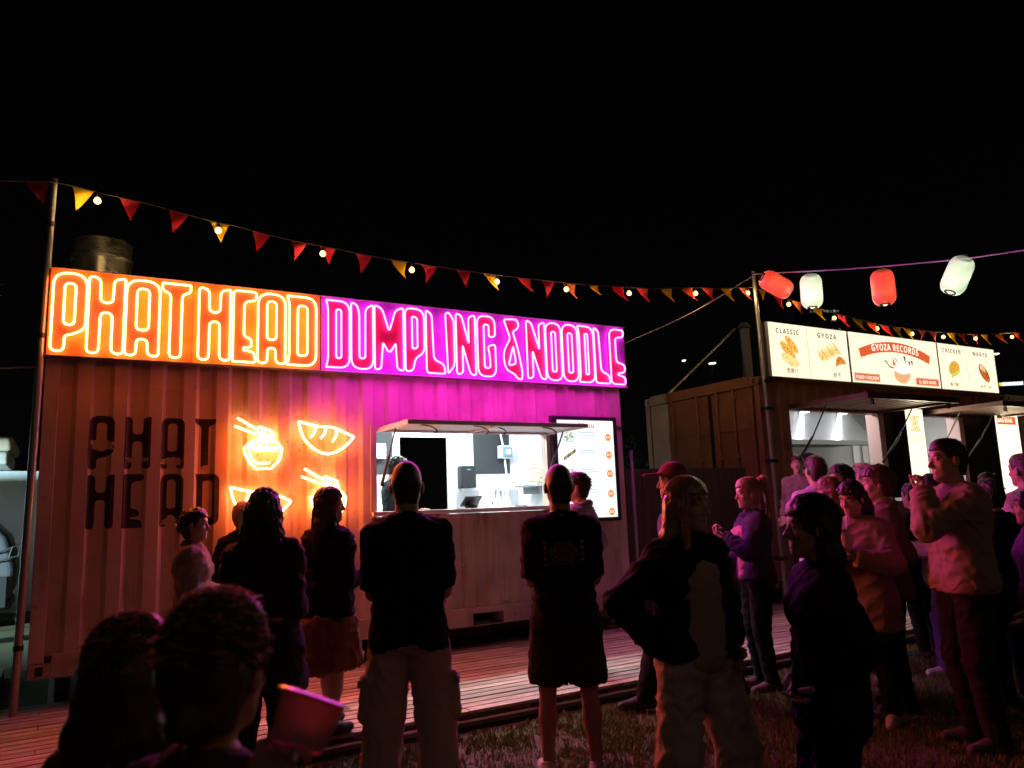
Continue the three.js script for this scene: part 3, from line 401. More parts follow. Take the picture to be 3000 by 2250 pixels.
// ------------------------------------------------------------------ menu screen
const orangeInk = '#e08a4a';
{
  const T = canvas(640, 920, (c, w, h) => {
    c.fillStyle = '#f4fbff'; c.fillRect(0, 0, w, h); c.textAlign = 'center'; c.fillStyle = '#c4623a'; c.font = 'bold 64px serif'; c.fillText('Menu', 330, 72); c.fillStyle = '#b9c3c8'; c.font = '20px sans-serif'; c.fillText('dumplings', 345, 104);
    const rows = [150, 320, 500, 690, 860], price = ['$15', '$17', '$17', '$22', '$22'];
    rows.forEach((y, i) => {
      c.textAlign = 'left'; c.fillStyle = '#9fb0b8';
      for (let k = 0; k < 2; k++) { let x = 235; while (x < 400 + k * 20) { const l = 8 + rnd() * 10; c.fillRect(x, y - 40 + k * 26, l, 9); x += l + 3; } }
      c.fillStyle = '#c3d2d8'; for (let k = 0; k < 4; k++) { let x = 235; const e = k === 3 ? 380 : 480; while (x < e) { const l = 5 + rnd() * 9; c.fillRect(x, y + 12 + k * 22, l, 6); x += l + 3; } }
      c.fillStyle = orangeInk; c.beginPath(); c.ellipse(575, y + 10, 36, 36, 0, 0, 7); c.fill(); c.fillStyle = '#fff6ea'; c.font = 'bold 30px sans-serif'; c.textAlign = 'center'; c.fillText(price[i], 575, y + 20);
      c.strokeStyle = '#5d8079'; c.lineWidth = 5;
      if (i % 2 === 0) { c.beginPath(); c.ellipse(125, y + 10, 68, 46, -0.1, 0, 7); c.stroke(); for (let k = 0; k < 6; k++) { const a = k * 1.05; c.fillStyle = ['#8fae9c', '#cfd8cf', '#b7a67c'][k % 3]; c.beginPath(); c.ellipse(125 + Math.cos(a) * 34, y + 10 + Math.sin(a) * 22, 22, 13, a, 0, 7); c.fill(); } }
      else for (let k = 0; k < 6; k++) { c.fillStyle = ['#7d7a50', '#a59a63', '#5b5d42'][k % 3]; c.beginPath(); c.ellipse(70 + k * 22, y + 40 - k * 13, 13, 22, 0.5, 0, 7); c.fill(); }
    });
  });
  const m = thing('menu_screen', 'tall lit menu screen with orange price dots beside the serving window', 'screen', [5.455, 1.235, 0.012]);
  mesh('bezel', rbox(-0.465, 0.465, 0, 1.225, 0, 0.075, 0.012), std([0.02, 0.018, 0.02], 0.35), m);
  mesh('screen', box(-0.4, 0.4, 0.045, 1.175, 0.075, 0.079), new THREE.MeshStandardMaterial({ color: 0x050505, emissive: 0xffffff, emissiveMap: T, emissiveIntensity: 1.25, roughness: 0.2 }), m);
  mesh('cable', tube(smooth([[0.46, 1.15, 0.02], [0.52, 1.12, 0.01], [0.6, 1.1, 0.0]], 5), 0.008), black, m);
}
// ------------------------------------------------------------------ second stall: red container
const X2 = 8.52;
const red = new THREE.MeshStandardMaterial({ map: rep(rustT, 0.5, 0.5), color: lin([0.5, 0.22, 0.125]), roughness: 0.6, bumpMap: rep(rustT, 0.5, 0.5), bumpScale: 0.006 });
const stall2 = thing('container_stall', 'rust-red container kitchen with two raised hatches under white food boards', 'container');
{
  const t = stall2, x0 = X2, x1 = X2 + CL, oy = 1.36;
  shell(t, x0, red); bottomRail(t, x0, red);
  const A = [9.07, 11.09], B = [12.25, 13.27], top = 2.66;
  mesh('wall_panel', corrugated(x0 + 0.1, x1 - 0.1, top + 0.05, CT - 0.07, 0, 0.28), red, t); mesh('wall_panel', corrugated(x0 + 0.1, A[0] - 0.05, CY + 0.17, top + 0.05), red, t); mesh('wall_panel', corrugated(A[0] - 0.05, x1 - 0.1, CY + 0.17, oy - 0.05), red, t);
  for (const [a, b] of [[A[1] + 0.16, 11.62], [13.4, 14.2]]) mesh('dark_panel', box(a, b, oy, top + 0.05, -0.05, 0.0), std([0.02, 0.017, 0.015], 0.35), t);
  mesh('wall_panel', box(11.62, 12.12, oy, top + 0.05, -0.05, 0.0), red, t); mesh('wall_panel', box(14.2, x1 - 0.1, oy, top + 0.05, -0.05, 0), red, t); mesh('wall_panel', box(12.12, B[0], oy, top + 0.05, -0.05, 0.0), red, t);
  const jamb = std([0.75, 0.5, 0.5], 0.5);
  for (const x of [A[1], B[1]]) mesh('window_jamb', box(x, x + 0.13, oy, top, -0.2, 0.015), jamb, t);
  mesh('window_jamb', box(A[0] - 0.05, A[0], oy - 0.05, top + 0.05, -0.12, 0.02), red, t);
  for (const [a, b] of [A, B]) { mesh('counter_sill', rbox(a - 0.05, b + 0.05, oy - 0.05, oy, -0.4, 0.12, 0.006), steel, t); mesh('lintel', box(a - 0.05, b + 0.13, top, top + 0.05, -0.12, 0.02), red, t); }
  for (const [a, b] of [[A[0], A[1]], [B[0], 14.3]]) {
    const h = mesh('serving_hatch', corrugated(a, b, 0, 1.22, 0, 0.2, 0.03).rotateX(Math.PI / 2).translate(0, 2.7, 0.04), red, t);
    for (const g of [box(a - 0.02, b + 0.02, 2.655, 2.735, 1.25, 1.29), box(a - 0.02, a + 0.02, 2.66, 2.73, 0.03, 1.249), box(b - 0.02, b + 0.02, 2.66, 2.73, 0.03, 1.249)]) mesh('hatch_frame', g, std([0.06, 0.02, 0.015], 0.5), h);
    for (const x of [a + 0.04, Math.min(b, 13.3) - 0.06]) mesh('gas_strut', merge([rod([x, 2.66, 0.62], [x, 2.25, 0.35], 0.01), rod([x, 2.25, 0.35], [x, 1.9, 0.05], 0.017)]), black, h);
    for (const x of [a + 0.16, b - 0.16]) mesh('latch_hook', box(x - 0.015, x + 0.015, 2.58, 2.655, 1.2, 1.24), black, h);
  }
  // end with two doors, lock rods
  const e = x0 - 0.004;
  for (const [z0, z1] of [[-2.3, -1.0], [-0.92, -0.14]]) { mesh('end_door', scaleUV(box(e, e + 0.04, CY + 0.16, CT - 0.14, z0, z1), 0.5), red, t); for (const y of [0.9, 1.7, 2.4]) mesh('door_rib', scaleUV(box(e - 0.018, e, y, y + 0.1, z0 + 0.05, z1 - 0.05), 0.5), red, t); }
  for (const z of [-1.75, -1.2, -0.78, -0.45]) { mesh('lock_rod', rod([e - 0.05, CY + 0.1, z], [e - 0.05, CT - 0.1, z], 0.018), red, t); for (const y of [0.5, 2.0, 2.85]) mesh('rod_bracket', box(e - 0.07, e - 0.019, y, y + 0.06, z - 0.04, z + 0.04), red, t); }
  mesh('door_gasket', box(e + 0.005, e + 0.03, CY + 0.16, CT - 0.14, -1.0, -0.92), blackMatt, t); mesh('door_header', scaleUV(box(e - 0.03, e + 0.05, CT - 0.13, CT + 0.02, -CD + 0.17, -0.17), 0.5), red, t);
  mesh('end_wall', corrugated(-CD + 0.1, -0.1, CY + 0.1, CT - 0.06).rotateY(-Math.PI / 2).translate(x1 - 0.02, 0, 0), red, t);
  // interior lining in stainless and white
  const wl = std([0.6, 0.62, 0.62], 0.45);
  mesh('ceiling', box(x0 + 0.12, x1 - 0.12, CT - 0.13, CT - 0.065, -CD + 0.1, -0.1), whitePaint, t); mesh('lining', box(x0 + 0.1, x0 + 0.13, 0.43, CT - 0.13, -CD + 0.1, -0.1), wl, t); mesh('lining', box(x1 - 0.13, x1 - 0.1, 0.43, CT - 0.13, -CD + 0.1, -0.1), wl, t);
  mesh('rear_lining', box(x0 + 0.13, x1 - 0.13, 0.43, CT - 0.13, -CD + 0.07, -CD + 0.1), std([0.5, 0.52, 0.5], 0.4, { metalness: 0.6 }), t);
}
{ // extractor hood with bright tube reflections, papers pinned under it
  const h = thing('extractor_hood', 'stainless extractor hood behind the first hatch of the red stall', 'hood', [11.95, 2.31, -2.0]);
  const g = new THREE.BufferGeometry(), a = [[-1.3, 0.08, 0.55], [1.08, 0.08, 0.55], [1.08, 0.66, 0.1], [-1.3, 0.66, 0.1], [-1.3, 0.08, -0.33], [1.08, 0.08, -0.33], [1.08, 0.66, -0.33], [-1.3, 0.66, -0.33]];
  const f = [[0, 1, 2, 3], [1, 5, 6, 2], [5, 4, 7, 6], [4, 0, 3, 7], [3, 2, 6, 7]]; g.setAttribute('position', new THREE.Float32BufferAttribute(f.flatMap((q) => [q[0], q[1], q[2], q[0], q[2], q[3]].flatMap((i) => a[i])), 3)); g.setAttribute('uv', new THREE.Float32BufferAttribute(new Array(60).fill(0), 2)); g.computeVertexNormals();
  mesh('canopy', g, std([0.62, 0.65, 0.7], 0.2, { metalness: 0.95, bumpMap: rep(grainT, 2, 2), bumpScale: 0.0015 }), h); mesh('gutter', box(-1.3, 1.08, 0.0, 0.08, 0.45, 0.57), std([0.12, 0.13, 0.12], 0.5, { metalness: 0.6 }), h); mesh('filter_bank', box(-1.28, 1.06, 0.03, 0.06, -0.32, 0.44), std([0.15, 0.16, 0.15], 0.5, { metalness: 0.6 }), h);
  for (const [x, l] of [[11.7, 'white strip light over the hood nearest the red container corner'], [12.75, 'white strip light over the hood nearest the dark panel']]) { const s = thing('strip_light', l, 'light', [x, CT - 0.131, -1.35], 0, 'strip lights of the red stall'); mesh('light_tube', rod([0, -0.05, -0.7], [0, -0.05, 0.7], 0.022), glow([1, 0.98, 0.95], 14), s); mesh('light_housing', box(-0.04, 0.04, -0.03, 0, -0.73, 0.73), whitePaint, s); }
  for (const [x, w] of [[13.72, 0.2], [14.0, 0.16]]) { const n = thing('pinned_note', x < 13.8 ? 'wider white paper pinned under the extractor hood' : 'narrow white paper pinned under the extractor hood', 'paper', [x, 2.04, -2.32], 0, 'papers under the hood'); mesh('paper_sheet', box(-w / 2, w / 2, 0, 0.36, 0, 0.004), whitePaint, n); }
  const l2 = thing('ceiling_light', 'white panel light on the red stall ceiling behind the second hatch', 'light', [12.8, CT - 0.131, -0.8]); mesh('light_diffuser', box(-0.6, 0.6, -0.018, -0.012, -0.15, 0.15), glow([1, 0.97, 0.9], 3), l2); mesh('light_frame', box(-0.62, 0.62, -0.012, 0, -0.17, 0.17), whitePaint, l2);
  const sh = thing('wall_shelf', 'dark shelf with pans behind the second hatch', 'shelf', [13.0, 1.7, -2.3]); mesh('shelf_board', box(-0.7, 0.7, 0, 0.03, 0, 0.35), std([0.05, 0.04, 0.04], 0.5), sh);
  for (let i = 0; i < 5; i++) { const b = thing('stock_pot', ['squat', 'middling', 'tall', 'second squat', 'second middling'][i] + ' steel pot on the dark shelf behind the second hatch', 'pot', [12.5 + i * 0.25, 1.731, -2.12], 0, 'pots on the shelf'); const hh = 0.14 + 0.05 * (i % 3); mesh('pot_body', new THREE.CylinderGeometry(0.09, 0.085, hh, 18).translate(0, hh / 2, 0), steel, b); mesh('handle', tube(smooth([[0.088, hh * 0.8, -0.03], [0.12, hh * 0.8, 0], [0.088, hh * 0.8, 0.03]], 5), 0.006), steel, b); }
}
// ---- printed boards
function kana(c, x, y, s, list) { // small upright strokes of the Japanese captions
  const K = {
    tou: [[0.1, 0.12, 0.95, 0.12], [0.5, 0, 0.5, 0.12], [0.14, 0.12, 0.05, 1], [0.3, 0.3, 0.9, 0.3], [0.3, 0.45, 0.9, 0.45], [0.6, 0.2, 0.6, 0.6], [0.35, 0.68, 0.85, 0.68], [0.35, 0.68, 0.35, 0.97], [0.85, 0.68, 0.85, 0.97], [0.35, 0.97, 0.85, 0.97]],
    you: [[0.0, 0.3, 0.32, 0.24], [0.16, 0, 0.16, 1], [0.0, 0.7, 0.32, 0.58], [0.45, 0.05, 0.9, 0.05], [0.45, 0.05, 0.45, 0.4], [0.9, 0.05, 0.9, 0.4], [0.45, 0.22, 0.9, 0.22], [0.45, 0.4, 0.9, 0.4], [0.38, 0.52, 1, 0.52], [0.55, 0.52, 0.4, 0.95], [0.95, 0.6, 0.85, 1], [0.75, 0.6, 0.6, 1]],
    ge: [[0.2, 0.05, 0.12, 0.6], [0.12, 0.6, 0.22, 0.95], [0.42, 0.35, 0.98, 0.33], [0.72, 0.05, 0.74, 0.6], [0.74, 0.6, 0.55, 1]],
    kou: [[0.2, 0, 0.0, 0.25], [0.2, 0, 0.4, 0.25], [0.08, 0.35, 0.34, 0.35], [0.08, 0.35, 0.08, 1], [0.34, 0.35, 0.34, 0.7], [0.08, 0.52, 0.34, 0.52], [0.08, 0.7, 0.34, 0.7], [0.08, 1, 0.36, 0.88], [0.5, 0.2, 1, 0.2], [0.75, 0, 0.75, 0.2], [0.62, 0.3, 0.52, 0.5], [0.88, 0.3, 0.98, 0.5], [0.6, 0.55, 1, 1], [0.9, 0.55, 0.5, 1]],
    shi: [[0.15, 0.08, 0.85, 0.08], [0.85, 0.08, 0.5, 0.35], [0.5, 0.35, 0.5, 0.92], [0.5, 0.92, 0.36, 0.86], [0.02, 0.45, 0.98, 0.45]],
    tori: [[0.5, 0, 0.4, 0.1], [0.2, 0.12, 0.85, 0.12], [0.2, 0.12, 0.2, 0.7], [0.85, 0.12, 0.85, 0.4], [0.2, 0.27, 0.85, 0.27], [0.2, 0.42, 0.9, 0.42], [0.2, 0.56, 0.95, 0.56], [0.2, 0.7, 0.95, 0.7], [0.95, 0.7, 0.9, 1], [0.25, 0.82, 0.2, 0.95], [0.45, 0.82, 0.45, 0.95], [0.65, 0.82, 0.68, 0.95]],
    ba: [[0.3, 0.2, 0.1, 0.9], [0.6, 0.15, 0.9, 0.9], [0.75, 0, 0.82, 0.12], [0.9, 0, 0.97, 0.12]], o: [[0.08, 0.3, 0.95, 0.3], [0.6, 0.02, 0.6, 0.98], [0.6, 0.98, 0.48, 0.9], [0.6, 0.3, 0.1, 0.85]],
    wa: [[0.35, 0, 0.1, 0.1], [0.0, 0.3, 0.5, 0.3], [0.25, 0.08, 0.25, 1], [0.25, 0.35, 0.02, 0.7], [0.25, 0.35, 0.48, 0.6], [0.62, 0.25, 0.95, 0.25], [0.62, 0.25, 0.62, 0.8], [0.95, 0.25, 0.95, 0.8], [0.62, 0.8, 0.95, 0.8]],
    gyu: [[0.25, 0.05, 0.12, 0.4], [0.2, 0.22, 0.9, 0.22], [0.02, 0.52, 0.98, 0.52], [0.52, 0, 0.52, 1]],
  };
  c.lineWidth = s * 0.09; c.beginPath(); list.forEach((k, i) => { for (const [a, b, d, e] of K[k]) { c.moveTo(x + i * s * 1.2 + a * s, y + b * s); c.lineTo(x + i * s * 1.2 + d * s, y + e * s); } }); c.stroke();
}
const board = (draw) => canvas(512, 480, (c, w, h) => { c.fillStyle = '#fff3dc'; c.fillRect(0, 0, w, h); c.lineCap = 'round'; draw(c, w, h); });
const title = (c, s, y = 92) => { c.fillStyle = '#241a10'; c.font = 'bold 62px sans-serif'; c.textAlign = 'center'; let w = 0; const g = 12; for (const ch of s) w += c.measureText(ch).width + g; let x = 256 - w / 2; c.textAlign = 'left'; for (const ch of s) { c.fillText(ch, x, y); x += c.measureText(ch).width + g; } };
const blob = (c, col, x, y, a, b, r) => { c.fillStyle = col; c.beginPath(); c.ellipse(x, y, a, b, r, 0, 7); c.fill(); };
const speck = (c, cols, x, y, a, b, r, n) => { for (let i = 0; i < n; i++) { const t = rnd() * 6.28, q = Math.sqrt(rnd()) * 0.92, u = Math.cos(t) * q * a, v = Math.sin(t) * q * b; c.fillStyle = cols[Math.floor(rnd() * cols.length)]; c.beginPath(); c.arc(x + u * Math.cos(r) - v * Math.sin(r), y + u * Math.sin(r) + v * Math.cos(r), 2 + rnd() * 5, 0, 7); c.fill(); } };
const crisp = ['#d98d2c', '#c9741d', '#edb95a', '#f2cd7c'];
const boards = [
  [8.585, 9.38, board((c) => { title(c, 'CLASSIC'); for (const [x, y, a, b, r] of [[290, 185, 105, 42, 0.72], [235, 240, 120, 42, 0.62], [255, 325, 115, 48, 0.35]]) { blob(c, '#e7b055', x, y, a, b, r); speck(c, y > 300 ? ['#f3e3a6', '#efd78b', '#f7ebbd'] : crisp, x, y, a, b, r, 260); } c.strokeStyle = '#4a3a24'; kana(c, 196, 400, 44, ['tou', 'you', 'ge']); })],
  [9.384, 10.275, board((c) => { title(c, 'GYOZA'); for (let i = 0; i < 6; i++) { const x = 110 + i * 42, y = 255 - i * 16; c.fillStyle = i % 2 ? '#e9c77d' : '#f0d79a'; c.beginPath(); c.moveTo(x - 10, y - 55); c.quadraticCurveTo(x + 70, y - 20, x + 95, y + 55); c.quadraticCurveTo(x + 30, y + 70, x - 10, y - 55); c.fill(); speck(c, ['#d79c3f', '#f4e2b4', '#cdb35a'], x + 40, y + 20, 40, 22, 0.8, 40); } c.fillStyle = '#d9822b'; c.beginPath(); c.moveTo(330, 355); c.quadraticCurveTo(335, 245, 400, 250); c.quadraticCurveTo(460, 270, 470, 320); c.quadraticCurveTo(395, 310, 330, 355); c.fill(); speck(c, ['#b9611a', '#e7a452', '#8a4512'], 395, 290, 50, 32, 0.2, 70); c.strokeStyle = '#4a3a24'; kana(c, 290, 405, 44, ['kou', 'shi']); })],
  [12.605, 13.412, board((c) => { title(c, 'CHICKEN'); blob(c, '#fbf7ec', 250, 240, 105, 110, 0.2); blob(c, '#d9a13c', 262, 255, 105, 78, -0.35); speck(c, ['#e6bc63', '#c88a26', '#d9a13c'], 262, 255, 100, 74, -0.35, 320); for (let i = 0; i < 26; i++) blob(c, ['#b7d34a', '#d8e67c', '#8fbf35'][i % 3], 200 + i * 6.4, 340 - i * 2.6 + rr(-10, 10), 15, 9, rnd() * 3); c.strokeStyle = '#5a4526'; kana(c, 150, 405, 42, ['you', 'ge', 'tori', 'ba', 'o'].slice(0, 4)); })],
  [13.418, 14.3, board((c) => { title(c, 'WAGYU'); blob(c, '#a3542a', 285, 275, 118, 62, 0.85); speck(c, ['#7b3113', '#b5502a', '#d98a3f', '#c23a20'], 285, 275, 115, 60, 0.85, 320); speck(c, ['#f2d39a', '#f3e9cf', '#e9a35a'], 262, 225, 55, 34, 0.7, 120); speck(c, ['#6fae2f', '#9ccc50'], 275, 250, 22, 14, 0.3, 22); c.strokeStyle = '#5a4526'; kana(c, 190, 405, 42, ['wa', 'gyu', 'ba', 'o']); })],
];
const centreT = canvas(1024, 352, (c, w, h) => {
  c.fillStyle = '#fff3dc'; c.fillRect(0, 0, w, h);
  const arc = (y, dx) => { for (let i = 0; i <= 40; i++) { const t = i / 40, x = 95 + dx + t * (w - 190 - 2 * dx), Y = y + 75 * (2 * t - 1) ** 2; i ? c.lineTo(x, Y) : c.moveTo(x, Y); } };
  c.strokeStyle = '#8b8a6c'; c.lineWidth = 2; for (const s of [1, -1]) { const X = (x) => (s > 0 ? x : w - x); c.beginPath(); c.moveTo(X(95), 120); c.quadraticCurveTo(X(50), 95, X(28), 118); c.quadraticCurveTo(X(70), 140, X(45), 168); c.quadraticCurveTo(X(110), 190, X(150), 172); c.stroke(); c.fillStyle = '#b84323'; c.beginPath(); c.moveTo(X(112), 150); c.lineTo(X(172), 128); c.lineTo(X(160), 168); c.closePath(); c.fill(); }
  c.fillStyle = '#cf5a33'; c.beginPath(); arc(38, 0); for (let i = 40; i >= 0; i--) { const t = i / 40; c.lineTo(112 + t * (w - 224), 112 + 62 * (2 * t - 1) ** 2); } c.closePath(); c.fill();
  c.fillStyle = '#fffaf0'; c.font = 'bold 66px sans-serif'; c.textAlign = 'center'; const s = 'GYOZA RECORDS'; let x = 240; for (const ch of s) { const k = c.measureText(ch).width, t = ((x + k / 2) / w) * 2 - 1; c.save(); c.translate(x + k / 2, 102 + 68 * t * t); c.rotate(t * 0.28); c.fillText(ch, 0, 0); c.restore(); x += k + 2; }
  // long-necked bird rising from an orange disc
  blob(c, '#eaa87c', 560, 270, 92, 66, 0); c.fillStyle = '#fffdf6'; c.beginPath(); c.moveTo(445, 225); c.quadraticCurveTo(520, 195, 560, 215); c.lineTo(470, 90 + 60); c.lineTo(500, 132); c.lineTo(590, 205); c.lineTo(590, 122); c.lineTo(622, 135); c.lineTo(640, 215); c.lineTo(690, 150); c.lineTo(700, 205); c.quadraticCurveTo(650, 275, 560, 268); c.quadraticCurveTo(490, 262, 445, 225); c.fill();
  c.fillStyle = '#d85a2c'; c.beginPath(); c.moveTo(470, 150); c.lineTo(500, 205); c.lineTo(468, 212); c.fill(); c.fillStyle = '#1c1a16'; for (const [a, b, d, e] of [[486, 150, 545, 200], [598, 130, 622, 205], [650, 165, 668, 215], [682, 158, 696, 206]]) { c.beginPath(); c.moveTo(a, b); c.lineTo(a + 24, b + 8); c.lineTo(d, e); c.closePath(); c.fill(); }
  c.strokeStyle = '#1c1a16'; c.lineWidth = 8; c.beginPath(); c.moveTo(470, 226); c.quadraticCurveTo(425, 232, 405, 198); c.quadraticCurveTo(390, 176, 372, 186); c.stroke(); c.lineWidth = 3; c.beginPath(); c.moveTo(650, 265); c.quadraticCurveTo(700, 290, 715, 335); c.stroke();
  for (const [a, b, t] of [[20, 300, 'FRIED CHICKEN'], [720, 1004, 'XL BAO BUNS']]) { c.fillStyle = '#cf5a33'; c.fillRect(a, 284, b - a, 56); c.strokeStyle = '#fff3dc'; c.lineWidth = 2; c.strokeRect(a + 5, 289, b - a - 10, 46); c.fillStyle = '#fffaf0'; c.font = 'bold 34px sans-serif'; c.textAlign = 'center'; c.fillText(t, (a + b) / 2, 325); }
});
const lit = (T, k = 1.25) => new THREE.MeshStandardMaterial({ color: 0x0a0a0a, emissive: lin([1, 0.96, 0.86]), emissiveMap: T, emissiveIntensity: k, roughness: 0.35 });
{
  const names = ['fried pieces captioned CLASSIC', 'dumplings captioned GYOZA', 'fried bun captioned CHICKEN', 'glazed bun captioned WAGYU'];
  boards.forEach(([a, b, T], i) => { const s = thing('lit_sign_board', 'white lit board showing ' + names[i] + ' on the red container', 'sign', [(a + b) / 2, 3.085, 0.05], 0, 'lit boards above the red stall'), w = (b - a) / 2; mesh('sign_case', box(-w, w, 0, 0.785, -0.05, 0.145), std([0.2, 0.19, 0.17], 0.5), s); mesh('sign_face', box(-w + 0.004, w - 0.004, 0.008, 0.777, 0.145, 0.15), lit(T), s); });
  const s = thing('lit_sign_board', 'wide lit board with GYOZA RECORDS ribbon and long-necked bird', 'sign', [11.435, 3.085, 0.05], 0, 'lit boards above the red stall'); mesh('sign_case', box(-1.125, 1.125, 0, 0.785, -0.05, 0.15), std([0.2, 0.19, 0.17], 0.5), s); mesh('sign_face', box(-1.12, 1.12, 0.008, 0.777, 0.15, 0.155), lit(centreT), s);
  const boxT = canvas(256, 820, (c, w, h) => { c.fillStyle = '#fff2d2'; c.fillRect(0, 0, w, h); c.fillStyle = '#dfa068'; for (const s of [1, -1]) for (let k = -1; k <= 1; k++) { c.beginPath(); const m = s > 0 ? 0 : 8, x = (t) => 128 + s * (t - 0.5) * 92 + k * 27, y = (t) => 48 + t * 156 + Math.abs(k) * 4; for (const [t0, t1] of s > 0 ? [[0.02, 0.98]] : [[0.02, 0.3 - k * 0.05], [0.36 - k * 0.05, 0.62 - k * 0.05], [0.68 - k * 0.05, 0.98]]) { c.moveTo(x(t0) - 10, y(t0)); c.lineTo(x(t0) + 10, y(t0)); c.lineTo(x(t1) + 10, y(t1)); c.lineTo(x(t1) - 10, y(t1)); } c.fill(); c.strokeStyle = '#fff2d2'; c.lineWidth = 3; c.stroke(); } c.fillStyle = '#ecc98e'; for (let k = 0; k < 3; k++) c.fillRect(26, 236 + k * 22, 204, 5); c.fillStyle = '#f3dcae'; for (let i = 0; i < 22; i++) { let x = 40; while (x < 215) { const l = 6 + rnd() * 16; if (rnd() < 0.6) c.fillRect(x, 330 + i * 21, l, 5); x += l + 6; } } });
  const b1 = thing('menu_light_box', 'tall lit menu box with orange lattice emblem between the two hatches', 'sign', [11.87, 1.27, 0.012]); mesh('case', box(-0.24, 0.24, -0.01, 1.48, 0, 0.1), black, b1); mesh('sign_face', box(-0.225, 0.225, 0, 1.47, 0.1, 0.105), lit(boxT, 1.7), b1);
  const baoT = canvas(400, 800, (c, w, h) => { c.fillStyle = '#fff2dc'; c.fillRect(0, 0, w, h); c.fillStyle = '#c0552c'; c.fillRect(30, 36, 330, 76); c.fillStyle = '#fff6e6'; c.font = 'bold 52px sans-serif'; c.fillText('BAO BUNS', 42, 92); c.fillStyle = '#c8b79a'; for (let i = 0; i < 26; i++) { let x = i < 4 ? 40 : 150 + rnd() * 40; while (x < 330) { const l = 6 + rnd() * 14; if (rnd() < 0.55) c.fillRect(x, 150 + i * 24, l, 6); x += l + 5; } } });
  const b2 = thing('menu_light_box', 'lit menu box headed BAO BUNS at the far end of the red stall', 'sign', [14.58, 1.27, 0.012]); mesh('case', box(-0.38, 0.38, -0.01, 1.5, 0, 0.1), black, b2); mesh('sign_face', box(-0.365, 0.365, 0, 1.49, 0.1, 0.105), lit(baoT, 1.7), b2);
}
{ // third container, pale, only its end beyond the red stall
  const t = thing('container_stall', 'pale cream container beyond the far end of the red stall', 'container', [0, 0, 0]);
  shell(t, 14.9, cream); bottomRail(t, 14.9, cream); mesh('wall_panel', corrugated(15.0, 14.9 + CL - 0.1, CY + 0.17, CT - 0.07), cream, t); mesh('end_wall', corrugated(-CD + 0.1, -0.1, CY + 0.1, CT - 0.06).rotateY(-Math.PI / 2).translate(14.92, 0, 0), cream, t); mesh('end_wall', corrugated(-CD + 0.1, -0.1, CY + 0.1, CT - 0.06).rotateY(-Math.PI / 2).translate(14.9 + CL - 0.02, 0, 0), cream, t);
}
// ------------------------------------------------------------------ poles, flue, gate
{
  const p1 = thing('festoon_pole', 'tall galvanised pole clamped to the cream container corner', 'pole', [-0.07, 0, 0.12]); mesh('pole_tube', rod([0, 0, 0], [0.055, 4.36, 0], 0.03, 16), poleM, p1); for (const y of [0.5, 2.98, 3.95]) mesh('pole_clamp', new THREE.CylinderGeometry(0.037, 0.037, 0.04, 16).translate(0.055 * y / 4.36, y, 0), black, p1);
  const c1 = thing('roof_flue', 'wide galvanised flue pipe on the cream container roof', 'flue', [0.42, CT - 0.02, -1.2]); mesh('flue_pipe', new THREE.LatheGeometry([[0.27, 0], [0.27, 0.95], [0.285, 0.955], [0.285, 1.0], [0.27, 1.005], [0.27, 1.16], [0.262, 1.16], [0.262, 0.3]].map((q) => new THREE.Vector2(...q)), 40), galv, c1);
  const p2 = thing('festoon_pole', 'tall pole clamped to the red container corner', 'pole', [8.48, 0, 0.12]); mesh('pole_tube', rod([0.06, 0, 0], [0.0, 4.6, 0], 0.027, 16), poleM, p2); for (const y of [0.6, 1.9, 2.62, 3.0]) mesh('pole_clamp', box(0.0, 0.12, y, y + 0.05, -0.09, 0.04), black, p2); mesh('clamp_bar', box(0.02, 0.3, 3.03, 3.09, 0.036, 0.07), black, p2);
  const g = thing('timber_gate', 'dark timber gate closing the gap between the two containers', 'gate', [6.2, 0, -0.35]); for (let i = 0; i < 17; i++) mesh('board', box(i * 0.135, i * 0.135 + 0.128, 0.03, 1.86, -0.012 + 0.004 * (i % 2), 0.012 + 0.004 * (i % 2)), std([0.06, 0.045, 0.035], 0.8), g); for (const y of [0.3, 1.6]) mesh('rail', box(0, 2.29, y, y + 0.09, -0.06, -0.013), std([0.05, 0.04, 0.03], 0.8), g);
  const pp = thing('downpipe', 'slim grey downpipe standing beside the cream container corner', 'pipe', [6.2, 0, -0.02]); mesh('pipe', rod([0, 0, 0], [0, 2.05, 0], 0.02, 12), std([0.3, 0.28, 0.28], 0.5), pp); mesh('pipe_cap', new THREE.CylinderGeometry(0.025, 0.025, 0.05, 12).translate(0, 2.05, 0), std([0.2, 0.2, 0.2], 0.5), pp);
  const ductM = std([0.06, 0.05, 0.05], 0.7), d = thing('roof_duct', 'dark ventilation duct rising behind the red container boards', 'duct', [10.53, CT - 0.02, -2.0]); mesh('duct_pipe', new THREE.CylinderGeometry(0.085, 0.085, 1.3, 20).translate(0, 0.65, 0), ductM, d); mesh('duct_cowl', new THREE.CylinderGeometry(0.06, 0.13, 0.1, 20).translate(0, 1.37, 0), ductM, d); for (const y of [0.4, 0.9]) mesh('duct_band', new THREE.CylinderGeometry(0.089, 0.089, 0.03, 20).translate(0, y, 0), ductM, d);
  const b = thing('duct_brace', 'slanting steel brace from the red container roof to its duct', 'brace', [0, 0, 0]); mesh('brace_tube', rod([8.78, CT, -2.28], [10.4, 4.42, -2.1], 0.022, 10), poleM, b);
  const w = thing('guy_wire', 'thin wire from the magenta sign up to the lantern pole', 'wire', [0, 0, 0]); mesh('wire', tube(smooth([[6.06, 3.36, 0.08], [7.3, 3.9, 0.1], [8.48, 4.54, 0.12]], 8), 0.006), std([0.25, 0.2, 0.25], 0.6), w);
}
